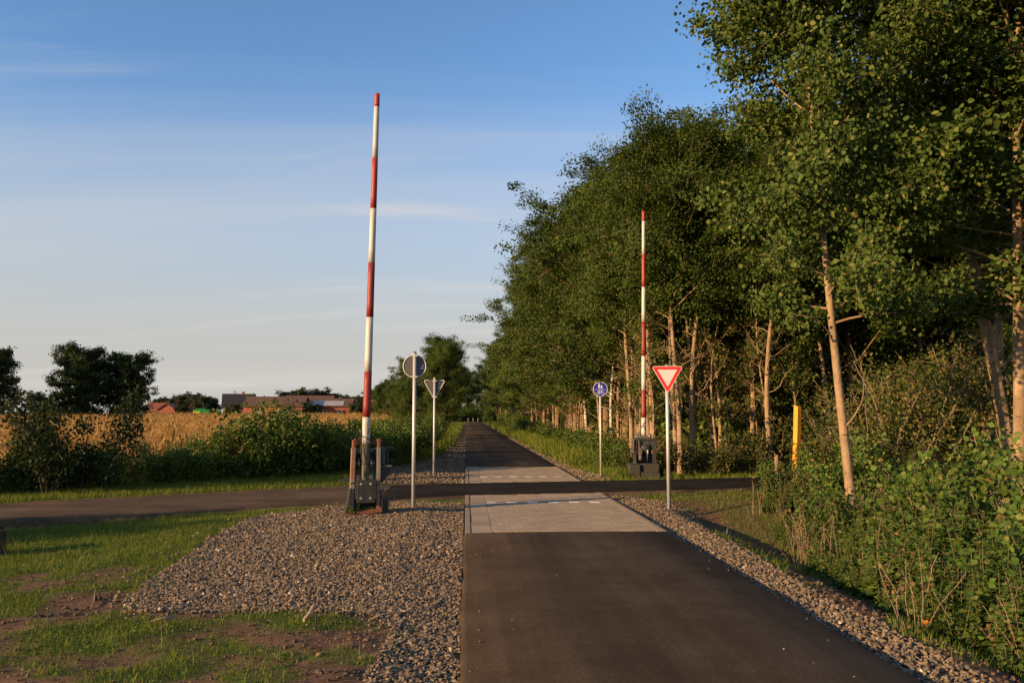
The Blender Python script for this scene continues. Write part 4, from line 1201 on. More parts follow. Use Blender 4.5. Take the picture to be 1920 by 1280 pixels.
# ---------------------------------------------------------------- maize field
def corn_plants(x, y, z, g, full=True):
    n = len(x)
    H = g.uniform(1.62, 2.0, n)
    V, Fq, mi, b = [], [], [], 0
    base = np.stack([x, y, z], -1)
    top = base + np.stack([g.normal(0, 0.05, n), g.normal(0, 0.05, n), H * 0.9], -1)
    nl_ = 7 if full else 3
    for q in range(nl_):
        f = (0.22 + 0.72 * (q + g.random(n) * 0.6) / nl_) if full else (0.55 + 0.4 * (q + g.random(n) * 0.5) / nl_)
        a = g.uniform(0, 6.28, n); d = np.stack([np.cos(a), np.sin(a), np.zeros(n)], -1)
        sidev = np.stack([-np.sin(a), np.cos(a), np.zeros(n)], -1) * (0.035 if full else 0.06)
        L = g.uniform(0.35, 0.65, n)[:, None]
        p0 = base + (top - base) * f[:, None]
        p1 = p0 + d * L * 0.5 + np.array([0, 0, 1.0]) * L * 0.55
        p2 = p0 + d * L * 1.05 + np.array([0, 0, 1.0]) * L * g.uniform(-0.2, 0.5, (n, 1))
        pv = np.stack([p0 - sidev * 0.5, p0 + sidev * 0.5, p1 + sidev, p1 - sidev, p2], 1)
        V.append(pv.reshape(-1, 3))
        i0 = (np.arange(n) * 5)[:, None] + b
        Fq.append(np.concatenate([i0 + [0, 1, 2], i0 + [0, 2, 3], i0 + [3, 2, 4]]))
        dry = (f > 0.66 + g.normal(0, 0.10, n)) if full else np.ones(n, bool)
        mi.append(np.tile(dry.astype(int), 3)); b += 5 * n
    # stalk and tassel
    for q in range(5 if full else 3):
        a = g.uniform(0, 6.28, n); s = np.stack([np.cos(a), np.sin(a), np.zeros(n)], -1)
        if q == 0:
            p0, p1, w = base, top, 0.016
        else:
            p0 = top - np.array([0, 0, 0.05]); p1 = top + s * g.uniform(0.02, 0.16, (n, 1)) + np.array([0, 0, 1]) * g.uniform(0.14, 0.34, (n, 1)); w = 0.011 if full else 0.03
        e = np.stack([-s[:, 1], s[:, 0], np.zeros(n)], -1) * w
        V.append(np.stack([p0 - e, p0 + e, p1], 1).reshape(-1, 3))
        Fq.append((np.arange(n) * 3)[:, None] + [0, 1, 2] + b)
        mi.append(np.full(n, 0 if q == 0 else 1)); b += 3 * n
    return np.concatenate(V), np.concatenate(Fq), np.concatenate(mi)
gc = np.random.default_rng(41)
# the outermost plants, one by one
var = []
for i in range(6):
    v_, f_, m_ = corn_plants(np.zeros(1), np.zeros(1), np.zeros(1), np.random.default_rng(400 + i))
    var.append(np_mesh('maize_plant', v_, f_, [MAT['corn_green'], MAT['corn_dry']], m_))
edge_pts = []
for row in range(4):
    yy = np.arange(20.2, 27.0, 0.21)
    for y in yy:
        x = float(hedge_x(y)) - 2.1 - 0.62 * row + gc.normal(0, 0.06)
        if -13 < x < -4.4:
            edge_pts.append((x, y + gc.normal(0, 0.05)))
for i, (x, y) in enumerate(edge_pts[:150]):
    o = link('maize_plant', var[i % 6], None, (x, y, G(x, y)), (0, 0, gc.uniform(0, 6.28)), (1, 1, gc.uniform(0.9, 1.08)))
    tag(o, 'green leaved maize plant at the field edge behind the left hedge', 'maize plant', 'maize plants at the field edge')
x, y, g = scatter(7500, -34, -3, 21, 44, 45)
x = np.round(x / 0.6) * 0.6 + g.normal(0, 0.07, len(x))
k = (hedge_x(y) - x > 4.4) & (x > -6 - 0.62 * y) & (y > road_far(x) + 1)
v_, f_, m_ = corn_plants(x[k], y[k], gz(x[k], y[k]), g)
tag(link('maize_field', np_mesh('maize_field', v_, f_, [MAT['corn_green'], MAT['corn_dry']], m_)), 'ripe golden maize behind the first plants of the field edge', 'maize field', kind='stuff')
y = 44 * (172 / 44) ** g.random(16000)
x = -g.random(16000) * (0.66 * y + 4)
k = (hedge_x(y) - x > 3.2)
v_, f_, m_ = corn_plants(x[k], y[k], gz(x[k], y[k]), g, False)
tag(link('maize_field', np_mesh('maize_field', v_, f_, [MAT['corn_green'], MAT['corn_dry']], m_)), 'golden top of the distant maize reaching to the farm', 'maize field', kind='stuff')

# ---------------------------------------------------------------- farm on the skyline
MAT['brick'] = pmat('brick', (0.24, 0.075, 0.045), (0.33, 0.11, 0.065), 1.5, 0.9, 0.1)
MAT['roof_brown'] = pmat('roof_brown', (0.085, 0.042, 0.028), (0.12, 0.06, 0.04), 1.2, 0.85, 0.1)
MAT['roof_red'] = pmat('roof_red', (0.15, 0.05, 0.03), (0.20, 0.07, 0.045), 1.2, 0.85, 0.1)
MAT['roof_black'] = pmat('roof_black', (0.018, 0.017, 0.018), (0.03, 0.028, 0.028), 1.2, 0.7, 0.1)
MAT['roof_grey'] = pmat('roof_grey', (0.24, 0.24, 0.25), (0.32, 0.32, 0.33), 0.8, 0.6, 0.05)
MAT['white_paint'] = pmat('white_paint', (0.68, 0.66, 0.62), (0.8, 0.78, 0.74), 3, 0.6, 0.05)
MAT['glass'] = pmat('glass', (0.02, 0.025, 0.03), (0.035, 0.04, 0.045), 2, 0.15, 0)
def gable(name, label, x0, x1, y0, y1, base, eave, ridge, wallm, roofm, along='x', windows=(), doors=(), over=0.35, rz=0.0):
    cx_, cy_ = (x0 + x1) / 2, (y0 + y1) / 2
    hx, hy = (x1 - x0) / 2, (y1 - y0) / 2
    r = empty(name, (cx_, cy_, base), label, 'building', rz)
    e, d = eave - base, ridge - base
    m = MB()
    if along == 'x':
        m.box(-hx, hx, -hy, hy, 0, e)
        for s in (-1, 1):
            m.add([(s * hx, -hy, e), (s * hx, hy, e), (s * hx, 0, d)], [(0, 1, 2)])
        rf = MB()
        for s in (-1, 1):
            sl = (d - e) / hy
            a = (s * (hy + over), e - sl * over); b = (0, d)
            rf.add([(-hx - over, a[0], a[1]), (hx + over, a[0], a[1]), (hx + over, 0, b[1]), (-hx - over, 0, b[1]),
                    (-hx - over, a[0], a[1] + 0.16), (hx + over, a[0], a[1] + 0.16), (hx + over, 0, b[1] + 0.16), (-hx - over, 0, b[1] + 0.16)],
                   [(0, 1, 2, 3), (4, 5, 6, 7), (0, 1, 5, 4), (1, 2, 6, 5), (2, 3, 7, 6), (3, 0, 4, 7)])
    else:
        m.box(-hx, hx, -hy, hy, 0, e)
        for s in (-1, 1):
            m.add([(-hx, s * hy, e), (hx, s * hy, e), (0, s * hy, d)], [(0, 1, 2)])
        rf = MB()
        for s in (-1, 1):
            sl = (d - e) / hx
            a = (s * (hx + over), e - sl * over)
            rf.add([(a[0], -hy - over, a[1]), (a[0], hy + over, a[1]), (0, hy + over, d), (0, -hy - over, d),
                    (a[0], -hy - over, a[1] + 0.16), (a[0], hy + over, a[1] + 0.16), (0, hy + over, d + 0.16), (0, -hy - over, d + 0.16)],
                   [(0, 1, 2, 3), (4, 5, 6, 7), (0, 1, 5, 4), (1, 2, 6, 5), (2, 3, 7, 6), (3, 0, 4, 7)])
    m.build('wall', MAT[wallm], r)
    roof = rf.build('roof', MAT[roofm], r)
    for side, u, z, w, h in windows:
        if side == 'front':
            fr = MB().box(u - w / 2, u + w / 2, -hy - 0.06, -hy + 0.05, z, z + h).build('window', MAT['white_paint'], r)
            MB().box(u - w / 2 + 0.1, u + w / 2 - 0.1, -hy - 0.075, -hy - 0.05, z + 0.1, z + h - 0.1).build('pane', MAT['glass'], fr)
        else:
            fr = MB().box(-hx - 0.06, -hx + 0.05, u - w / 2, u + w / 2, z, z + h).build('window', MAT['white_paint'], r)
            MB().box(-hx - 0.075, -hx - 0.05, u - w / 2 + 0.1, u + w / 2 - 0.1, z + 0.1, z + h - 0.1).build('pane', MAT['glass'], fr)
    for u, w, h in doors:
        MB().box(u - w / 2, u + w / 2, -hy - 0.05, -hy + 0.05, 0, h).build('door', MAT['roof_brown'], r)
    return r, roof
h_, roof_ = gable('farmhouse', 'farmhouse with steep black roof and sunlit brick gable beyond the maize', -54.6, -48.0, 188, 195, 0.0, 3.2, 6.0, 'brick', 'roof_black', 'x', windows=(('left', -1.2, 3.2, 0.9, 1.1), ('left', 1.1, 3.2, 0.9, 1.1), ('left', -1.8, 0.9, 1.0, 1.3), ('left', 1.8, 0.9, 1.0, 1.3)), rz=R(14))
MB().box(0.6, 1.2, -0.3, 0.3, 2.9 + 2.9, 2.9 + 3.75).build('chimney', MAT['brick'], roof_, loc=(0, 0, -0.0))
gable('barn', 'long red brick barn with brown roof beyond the maize', -45.2, -33.4, 172, 181, 0.0, 3.25, 5.1, 'brick', 'roof_brown', 'x', windows=(('front', -2.5, 1.9, 0.9, 0.6), ('front', 1.5, 1.9, 0.9, 0.6)), doors=((4.3, 2.4, 2.7),))
r_, rf_ = gable('barn', 'low red brick barn with pale grey roof strip right of the long barn', -33.0, -24.2, 176, 184, 0.0, 3.2, 4.75, 'brick', 'roof_brown', 'x', windows=(('front', -1.5, 1.9, 0.8, 0.6), ('front', 2.2, 1.9, 0.8, 0.6)))
MB().add([(-3.9, -3.9, 0.30 + 3.2), (2.9, -3.9, 0.30 + 3.2), (2.9, -1.6, 0.30 + 4.09), (-3.9, -1.6, 0.30 + 4.09), (-3.9, -3.9, 3.4), (2.9, -3.9, 3.4), (2.9, -1.6, 4.29), (-3.9, -1.6, 4.29)],
         [(0, 1, 2, 3), (4, 5, 6, 7), (0, 1, 5, 4), (1, 2, 6, 5), (2, 3, 7, 6), (3, 0, 4, 7)]).build('roof_panel', MAT['roof_grey'], rf_)
gable('barn', 'red roofed brick shed at the right end of the barns', -23.6, -15.8, 178, 186, 0.0, 3.1, 4.5, 'brick', 'roof_red', 'x', doors=((0.5, 2.2, 2.5),))
gable('shed', 'small red brick shed with brown roof left of the farmhouse', -71.9, -68.0, 199, 203, 0.0, 2.7, 4.0, 'brick', 'roof_red', 'y')
gable('shed', 'tiny red brick outbuilding between distant trees left of the farmhouse', -66.6, -64.2, 204, 208, 0.0, 2.9, 4.2, 'brick', 'roof_red', 'y')
gable('farmhouse', 'low house with red roof half hidden by the right oak', -77.5, -73.0, 206, 211, 0.0, 2.4, 4.2, 'brick', 'roof_red', 'x')
gable('barn', 'brown roofed barn behind the long barn', -40, -30, 186, 194, 0.0, 3.4, 5.6, 'brick', 'roof_brown', 'x')
# bushes in front of the farm
for i, (x, y, s) in enumerate([(-51.5, 184, 0.30), (-49.5, 182, 0.34), (-46.8, 183, 0.36), (-32.8, 173, 0.36), (-30.8, 174, 0.30), (-23.5, 175, 0.34), (-21.6, 174, 0.42), (-18.5, 175, 0.38), (-60, 190, 0.36), (-65.5, 196, 0.42), (-14.5, 172, 0.45)]):
    place(far_t[i % 2], (x, y, 0.1), i * 1.1, (s * 0.75, s * 0.75, s * 0.95), 'small rounded bush standing in front of the farm buildings', 'bushes in front of the farm')
# green farm machine
MAT['green_paint'] = pmat('green_paint', (0.02, 0.19, 0.035), (0.03, 0.24, 0.05), 3, 0.45, 0)
MAT['yellow_paint'] = pmat('yellow_paint', (0.62, 0.42, 0.03), (0.7, 0.48, 0.04), 3, 0.5, 0)
MAT['rubber'] = pmat('rubber', (0.02, 0.02, 0.02), (0.035, 0.033, 0.03), 8, 0.85, 0.1)
tr_ = empty('farm_trailer', (-49.7, 160, 0.45), 'low green and yellow farm machine parked behind the maize', 'farm machine', R(8))
MB().box(-1.45, 1.45, -0.8, 0.8, 1.05, 2.0, 0.08).box(-1.0, 0.6, -0.7, 0.7, 2.0, 2.2, 0.05).build('body', MAT['green_paint'], tr_)
MB().box(-1.40, -0.2, -0.84, -0.801, 1.35, 1.65).build('stripe', MAT['yellow_paint'], tr_)
MB().tube([(1.4, 0, 1.1), (2.4, 0, 0.8)], 0.06, 8).build('drawbar', MAT['green_paint'], tr_)
for sx in (-0.8, 0.6):
    for sy in (-0.9, 0.9):
        w_ = MB().tube([(sx, sy - 0.15, 0.55), (sx, sy + 0.15, 0.55)], 0.55, 20).build('wheel', MAT['rubber'], tr_)
        MB().tube([(sx, sy - 0.17, 0.55), (sx, sy + 0.17, 0.55)], 0.28, 14).build('rim', MAT['yellow_paint'], w_)
# pylon on the horizon
MAT['steel_far'] = pmat('steel_far', (0.20, 0.21, 0.22), (0.26, 0.27, 0.28), 2, 0.6, 0)
py_ = empty('power_pylon', (-164, 600, -0.1), 'thin lattice power pylon far off above the farmhouse roof', 'pylon')
m = MB()
for sx in (-1, 1):
    for sy in (-1, 1):
        m.tube([(sx * 1.6, sy * 1.6, 0), (sx * 0.25, sy * 0.25, 18.4)], 0.11, 4)
for q in range(8):
    z0, z1 = q * 2.3, q * 2.3 + 2.3
    a, b = 1.6 - 1.35 * z0 / 18.4, 1.6 - 1.35 * z1 / 18.4
    m.tube([(-a, -a, z0), (b, -b, z1)], 0.06, 3).tube([(a, -a, z0), (-b, -b, z1)], 0.06, 3)
m.build('tower', MAT['steel_far'], py_)
for z, w in ((14.5, 3.6), (16.8, 2.6)):
    MB().tube([(-w, 0, z), (w, 0, z)], 0.12, 4).build('arm', MAT['steel_far'], py_)

# ---------------------------------------------------------------- barriers
def boom_paint(name, ca, cb, dirt, amount=0.66):
    m, t, p, o = new_mat(name)
    v = coords(t)
    c = ramp(t, noise(t, mapping(t, v, (1, 1, 0.25)), 7, 6), [(0.3, ca), (0.7, cb)])
    k = ramp(t, noise(t, mapping(t, v, (2.2, 2.2, 0.5)), 6, 7, 0.65), [(amount, (0, 0, 0)), (amount + 0.09, (1, 1, 1))])
    t.links.new(mixc(t, k, c, dirt), p.inputs['Base Color'])
    p.inputs['Roughness'].default_value = 0.55
    bump(t, p, noise(t, v, 60, 3), 0.12, 0.004)
    return m
MAT['boom_white'] = boom_paint('boom_white', (0.40, 0.38, 0.34), (0.56, 0.54, 0.49), (0.20, 0.175, 0.14), 0.60)
MAT['boom_red'] = boom_paint('boom_red', (0.19, 0.022, 0.018), (0.27, 0.034, 0.026), (0.11, 0.020, 0.016), 0.60)
MAT['boom_red_lit'] = boom_paint('boom_red_lit', (0.29, 0.034, 0.022), (0.36, 0.045, 0.028), (0.19, 0.030, 0.020), 0.62)  # lit copy of the red: sunlight painted into the upper red bands
MAT['rust_green'] = worn_mat('rust_green', (0.16, 0.17, 0.13), (0.25, 0.25, 0.20), (0.20, 0.065, 0.028), (0.30, 0.12, 0.055), 0.545, 7)
MAT['rust'] = worn_mat('rust', (0.15, 0.055, 0.028), (0.23, 0.085, 0.04), (0.075, 0.04, 0.028), (0.12, 0.06, 0.04), 0.6, 9)
MAT['dark_iron'] = worn_mat('dark_iron', (0.018, 0.018, 0.016), (0.034, 0.033, 0.028), (0.09, 0.045, 0.026), (0.12, 0.06, 0.035), 0.66, 8)
MAT['olive'] = worn_mat('olive', (0.065, 0.062, 0.034), (0.095, 0.09, 0.052), (0.13, 0.075, 0.04), (0.17, 0.10, 0.05), 0.68, 7)
MAT['grey_iron'] = worn_mat('grey_iron', (0.085, 0.083, 0.076), (0.145, 0.138, 0.122), (0.10, 0.05, 0.028), (0.16, 0.08, 0.042), 0.57, 9)
MAT['teal_iron'] = worn_mat('teal_iron', (0.017, 0.024, 0.022), (0.033, 0.040, 0.037), (0.07, 0.035, 0.02), (0.11, 0.055, 0.03), 0.57, 9)
MAT['old_concrete_shaded'] = worn_mat('old_concrete_shaded', (0.030, 0.024, 0.017), (0.050, 0.040, 0.028), (0.026, 0.028, 0.013), (0.040, 0.038, 0.02), 0.56, 5)  # shade on the far barrier base is put into this dark colour
MAT['galv'] = pmat('galv', (0.42, 0.42, 0.41), (0.56, 0.56, 0.54), 9, 0.5, 0.05, metal=0.35, stretch=(1, 1, 0.2))
MAT['bolt'] = pmat('bolt', (0.33, 0.32, 0.30), (0.45, 0.43, 0.40), 20, 0.5, 0, metal=0.5)

def ring(c, r, tube_r, axis='z', n=20, k=6):
    """torus as verts, faces"""
    vs, fs = [], []
    for i in range(n):
        a = 2 * math.pi * i / n
        for j in range(k):
            b = 2 * math.pi * j / k
            rr = r + tube_r * math.cos(b); h = tube_r * math.sin(b)
            p_ = {'z': (rr * math.cos(a), rr * math.sin(a), h), 'y': (rr * math.cos(a), h, rr * math.sin(a)), 'x': (h, rr * math.cos(a), rr * math.sin(a))}[axis]
            vs.append((c[0] + p_[0], c[1] + p_[1], c[2] + p_[2]))
    for i in range(n):
        for j in range(k):
            fs.append((i * k + j, ((i + 1) % n) * k + j, ((i + 1) % n) * k + (j + 1) % k, i * k + (j + 1) % k))
    return vs, fs
def boom(parent, p0, p1, bands, r0, r1, first_white):
    """tapered tube of coloured lengths; bands are the heights where the colour changes"""
    p0 = np.array(p0); p1 = np.array(p1)
    H = p1[2] - p0[2]
    root = None
    white = first_white
    zs = list(bands)
    for i, (a, b) in enumerate(zip(zs[:-1], zs[1:])):
        fa, fb = (a - p0[2]) / H, (b - p0[2]) / H
        k = 5
        ts2 = np.linspace(fa, fb, k)
        pts_ = p0 + (p1 - p0) * ts2[:, None]
        rad_ = r0 + (r1 - r0) * ts2
        mname = 'boom_white' if white else ('boom_red_lit' if i >= len(zs) - 4 else 'boom_red')
        # sleeve overlap: each length starts 1 mm wider than the one below ends
        o = MB().tube(pts_, rad_ + (0.001 if i % 2 else 0.0), 24).build('boom' if root is None else ('white_band' if white else 'red_band'), MAT[mname], parent if root is None else root)
        if root is None: root = o
        white = not white
    return root

# near barrier, seen from the path
B1 = empty('level_crossing_barrier', (-1.72, 14.52, 0.02), 'old rusty barrier with raised red and white boom on gravel left of the path', 'barrier', R(13))
pl = MB()
pl.add([(-0.33, -0.20, 0.0), (0.27, -0.20, 0.075), (0.27, -0.14, 0.085), (-0.33, -0.14, 0.01), (-0.33, -0.20, -0.06), (0.27, -0.20, 0.02), (0.27, -0.14, 0.02), (-0.33, -0.14, -0.06)],
       [(0, 1, 2, 3), (4, 5, 6, 7), (0, 1, 5, 4), (1, 2, 6, 5), (2, 3, 7, 6), (3, 0, 4, 7)])
pl.build('front_sill', MAT['rust'], B1)
fr_ = MB()
fr_.prism([(-0.335, -0.05), (-0.27, -0.05), (-0.245, 0.42), (-0.265, 0.42)], -0.14, 0.20)
fr_.box(0.262, 0.285, -0.135, 0.20, -0.03, 0.38)
fr_.box(-0.26, 0.262, 0.185, 0.21, -0.03, 0.20)
fr_.build('base_frame', MAT['dark_iron'], B1)
MB().box(-0.262, 0.26, -0.135, 0.184, -0.05, 0.05).build('soil_filling', MAT['ground'], B1)
def channel(cx0, w, d, t, z0, z1, y):
    m = MB()
    m.box(cx0 - w / 2, cx0 + w / 2, y, y + t, z0, z1, 0.003)
    m.box(cx0 - w / 2, cx0 - w / 2 + t, y + t, y + d, z0, z1)
    m.box(cx0 + w / 2 - t, cx0 + w / 2, y + t, y + d, z0, z1)
    return m
ul = channel(-0.235, 0.07, 0.13, 0.012, 0.0, 1.09, -0.10).build('upright', MAT['rust_green'], B1, rot=(0, R(1.2), 0))
MB().box(-0.262, -0.205, -0.09, 0.0, 1.085, 1.225, 0.012).box(-0.225, -0.195, -0.07, 0.02, 1.17, 1.25, 0.012).build('bearing_cap', MAT['rust'], ul)
ur = channel(0.215, 0.062, 0.13, 0.012, 0.0, 1.10, -0.10).build('upright', MAT['rust_green'], B1)
MB().box(0.188, 0.245, -0.09, 0.0, 1.095, 1.20, 0.012).box(0.18, 0.25, -0.08, 0.01, 1.19, 1.25, 0.01).build('bearing_cap', MAT['rust'], ur)
# inner channel walls behind
MB().box(-0.19, -0.165, 0.02, 0.16, 0.05, 1.02).box(0.15, 0.172, 0.02, 0.16, 0.05, 1.02).build('inner_web', MAT['dark_iron'], B1)
MB().box(-0.20, 0.18, -0.055, -0.03, 1.065, 1.09).build('cross_bar', MAT['grey_iron'], B1)
MB().box(-0.22, 0.21, 0.03, 0.07, 1.15, 1.21, 0.006).build('rear_cross_bar', MAT['rust'], B1)
MB().box(-0.165, 0.15, 0.10, 0.14, 0.80, 1.04).build('rear_plate', MAT['dark_iron'], B1)
fp = MB().box(-0.155, 0.155, -0.16, -0.02, 0.17, 0.56, 0.008).build('counterweight_box', MAT['dark_iron'], B1)
for bx_, bz_ in ((-0.085, 0.49), (0.075, 0.49), (0.075, 0.25), (-0.085, 0.25)):
    mb_ = MB(); vs, fs = ring((bx_, -0.162, bz_), 0.017, 0.006, 'y', 14); mb_.add(vs, fs, True)
    mb_.tube([(bx_, -0.155, bz_), (bx_, -0.166, bz_)], 0.009, 8)
    mb_.build('bolt', MAT['bolt'], fp)
for bx_, bz_ in ((0.075, 0.37), (0.08, 0.32), (-0.09, 0.37)):
    MB().tube([(bx_, -0.158, bz_), (bx_, -0.168, bz_)], 0.008, 6).build('bolt', MAT['rust'], fp)
mast = MB().tube([(-0.015, -0.02, 0.30), (-0.015, -0.02, 0.56), (-0.008, -0.02, 1.17)], [0.072, 0.072, 0.079], 24).build('mast_socket', MAT['olive'], B1)
mb_ = MB(); vs, fs = ring((-0.012, -0.02, 0.83), 0.078, 0.008, 'z', 24); mb_.add(vs, fs, True); mb_.build('collar', MAT['olive'], mast)
for sx in (-1, 1):
    MB().tube([(-0.015 + sx * 0.088, 0.0, 0.83), (-0.015 + sx * 0.118, 0.0, 0.83)], 0.085, 18).tube([(-0.015 + sx * 0.07, 0.0, 0.83), (-0.015 + sx * 0.17, 0.0, 0.83)], 0.035, 12).build('trunnion', MAT['grey_iron'], B1)
bm_ = boom(B1, (-0.005, -0.02, 1.16), (0.105, -0.02, 7.37), (1.16, 1.62, 2.40, 3.35, 4.31, 5.28, 6.19, 7.13, 7.37), 0.070, 0.046, True)
MB().prism([(0.022, 1.33), (0.036, 1.345), (0.04, 1.39), (0.033, 1.425), (0.022, 1.42), (0.024, 1.38), (0.012, 1.35)], -0.0935, -0.080).build('hole', MAT['dark_iron'], bm_)
cl_ = MB()
vs, fs = ring((0, 0, 0), 0.082, 0.009, 'z', 26)
ca_, sa_ = math.cos(R(-24)), math.sin(R(-24))
cl_.add([(x_ * 1.06, y_ - 0.02, 1.265 - 0.0 + x_ * -0.42 + z_) for x_, y_, z_ in vs], fs, True)
cl_.tube([(-0.085, -0.03, 1.30), (-0.105, -0.05, 1.37)], 0.012, 8).tube([(-0.10, -0.045, 1.30), (-0.135, -0.05, 1.22), (-0.10, -0.05, 1.16)], 0.013, 8)
cl_.build('clamp_strap', MAT['dark_iron'], B1)
MB().tube([(-0.105, -0.055, 1.375), (-0.107, -0.057, 1.395)], 0.010, 8).build('clamp_nut', MAT['bolt'], B1)
cb_ = MB().tube([(-0.10, -0.07, 1.33), (-0.105, -0.10, 1.15), (-0.085, -0.115, 0.95), (-0.04, -0.115, 0.78), (-0.025, -0.112, 0.66)], 0.006, 6)
cb_.box(-0.045, -0.01, -0.125, -0.10, 0.60, 0.70, 0.005)
cb_.build('cable', MAT['dark_iron'], B1)
wb = MB().box(0.262, 0.34, -0.04, 0.16, 0.80, 1.09, 0.01).box(0.36, 0.395, -0.02, 0.16, 0.80, 1.06, 0.006).build('winch_box', MAT['dark_iron'], B1)
for q in range(5):
    MB().box(0.275, 0.328, -0.046, -0.040, 0.84 + q * 0.05, 0.865 + q * 0.05).build('slat', MAT['grey_iron'], wb)
MB().tube([(0.27, -0.03, 1.105), (0.46, -0.02, 1.105), (0.468, -0.02, 1.09), (0.468, -0.02, 0.86), (0.44, -0.02, 0.79)], 0.006, 6).build('wire_guard', MAT['grey_iron'], B1)
MB().box(0.25, 0.45, -0.07, 0.17, 0.765, 0.79, 0.004).build('winch_shelf', MAT['grey_iron'], B1)
MB().prism([(0.255, 0.48), (0.34, 0.56), (0.43, 0.70), (0.43, 0.763), (0.255, 0.763)], -0.03, 0.13).build('gear_housing', MAT['dark_iron'], B1)
MB().tube([(0.15, -0.11, 0.475), (0.30, -0.11, 0.475)], 0.008, 6).tube([(0.15, -0.12, 0.41), (0.21, -0.14, 0.33), (0.24, -0.14, 0.25)], 0.005, 6).tube([(-0.31, -0.11, 0.50), (-0.17, -0.11, 0.52)], 0.006, 6).build('pull_rod', MAT['rust'], B1)
hl = MB().tube([(0.30, 0.02, 0.20), (0.41, -0.06, 0.195), (0.47, -0.06, 0.19), (0.53, -0.02, 0.29)], 0.008, 6)
hl.tube([(0.30, -0.06, 0.32), (0.30, -0.06, 0.41)], 0.012, 8)
hl.build('crank_handle', MAT['grey_iron'], B1)
MB().box(0.288, 0.40, -0.02, 0.16, -0.03, 0.19, 0.01).build('foot_block', MAT['old_concrete_shaded'], B1)

# far barrier
B2 = empty('level_crossing_barrier', (4.87, 22.75, -0.03), 'grey barrier on a concrete base right of the far path, boom raised', 'barrier', R(-6))
cbk = MB().box(-0.42, -0.12, -0.32, 0.40, -0.15, 0.36, 0.02).build('concrete_base', MAT['old_concrete_shaded'], B2)
MB().box(-0.118, 0.40, -0.24, 0.38, -0.15, 0.38, 0.02).build('base_block', MAT['old_concrete_shaded'], cbk)
MB().prism([(-0.10, -0.1), (0.40, -0.1), (0.40, 0.13), (-0.10, 0.15)], -0.34, -0.243).build('step', MAT['old_concrete_shaded'], cbk)
hs_ = MB()
hs_.box(0.265, 0.335, -0.16, 0.22, 0.38, 1.0, 0.008)       # right cheek
hs_.box(-0.26, -0.19, -0.16, 0.22, 0.36, 1.0, 0.008)       # left cheek
hs_.box(-0.26, 0.335, -0.17, 0.23, 1.002, 1.06, 0.01)      # head beam
hs_.box(-0.19, 0.265, 0.12, 0.20, 0.385, 0.62, 0.006)
hs_.box(-0.188, 0.263, -0.13, -0.10, 0.86, 1.0, 0.006)
hs_.build('housing', MAT['teal_iron'], B2)
MB().box(0.225, 0.266, -0.165, -0.155, 0.40, 0.86).build('inner_strip', MAT['teal_iron'], B2)
MB().box(-0.15, 0.22, 0.04, 0.11, 0.62, 1.0).build('drum_cover', MAT['dark_iron'], B2)
MB().tube([(-0.10, -0.05, 0.78), (0.20, -0.05, 0.78)], 0.13, 20).tube([(-0.15, -0.05, 0.78), (0.24, -0.05, 0.78)], 0.04, 12).build('drum', MAT['dark_iron'], B2)
MB().tube([(0.09, -0.175, 0.70), (0.09, -0.185, 0.70)], 0.03, 10).tube([(0.10, -0.17, 0.62), (0.10, -0.17, 0.75)], 0.018, 8).build('fitting', MAT['galv'], B2)
MB().tube([(0.10, -0.16, 0.44), (0.09, -0.17, 0.62)], 0.022, 8).build('post', MAT['dark_iron'], B2)
lv_ = MB().prism([(-0.165, 1.0), (-0.135, 1.0), (-0.125, 0.86), (-0.055, 0.72), (-0.06, 0.64), (-0.13, 0.58), (-0.165, 0.62), (-0.15, 0.80)], -0.20, -0.175)
lv_.build('lever', MAT['grey_iron'], B2)
MB().tube([(-0.11, -0.2, 0.70), (-0.11, -0.205, 0.70)], 0.02, 10).build('lever_pin', MAT['dark_iron'], B2)
MB().tube([(-0.10, -0.185, 0.60), (-0.10, -0.185, 0.47)], 0.05, 10).build('weight', MAT['grey_iron'], B2)
sd_ = MB().box(-0.34, -0.262, -0.20, -0.06, 0.66, 1.02, 0.01).box(-0.355, -0.345, -0.19, -0.05, 0.55, 0.80)
sd_.tube([(-0.37, -0.21, 0.79), (-0.36, -0.21, 0.76), (-0.19, -0.215, 0.76)], 0.012, 6)
sd_.build('side_box', MAT['grey_iron'], B2)
MB().box(-0.24, -0.215, -0.21, -0.17, 0.40, 0.72).build('side_strut', MAT['teal_iron'], B2)
tp_ = MB().box(-0.20, 0.15, -0.09, 0.15, 1.062, 1.14, 0.012).box(-0.22, -0.12, -0.08, 0.13, 1.14, 1.19, 0.01).box(0.20, 0.225, -0.1, 0.1, 1.062, 1.18).box(0.29, 0.31, -0.1, 0.1, 1.062, 1.16)
tp_.build('head_casting', MAT['grey_iron'], B2)
MB().tube([(0.16, -0.1, 1.09), (0.16, -0.1, 1.13)], 0.03, 8).build('fitting', MAT['bolt'], B2)
bo_ = boom(B2, (0.02, 0.02, 1.12), (0.10, 0.02, 7.40), (1.12, 1.62, 2.37, 3.32, 4.28, 5.25, 6.17, 7.12, 7.40), 0.070, 0.046, True)
MB().box(-0.06, 0.03, -0.065, -0.045, 1.38, 1.40).tube([(-0.02, -0.055, 1.43), (0.09, -0.03, 1.50)], 0.012, 6).tube([(0.02, -0.057, 1.36), (0.06, -0.05, 1.27)], 0.012, 6).tube([(-0.05, -0.05, 1.33), (-0.055, -0.05, 1.40)], 0.008, 6).build('boom_bracket', MAT['dark_iron'], bo_)

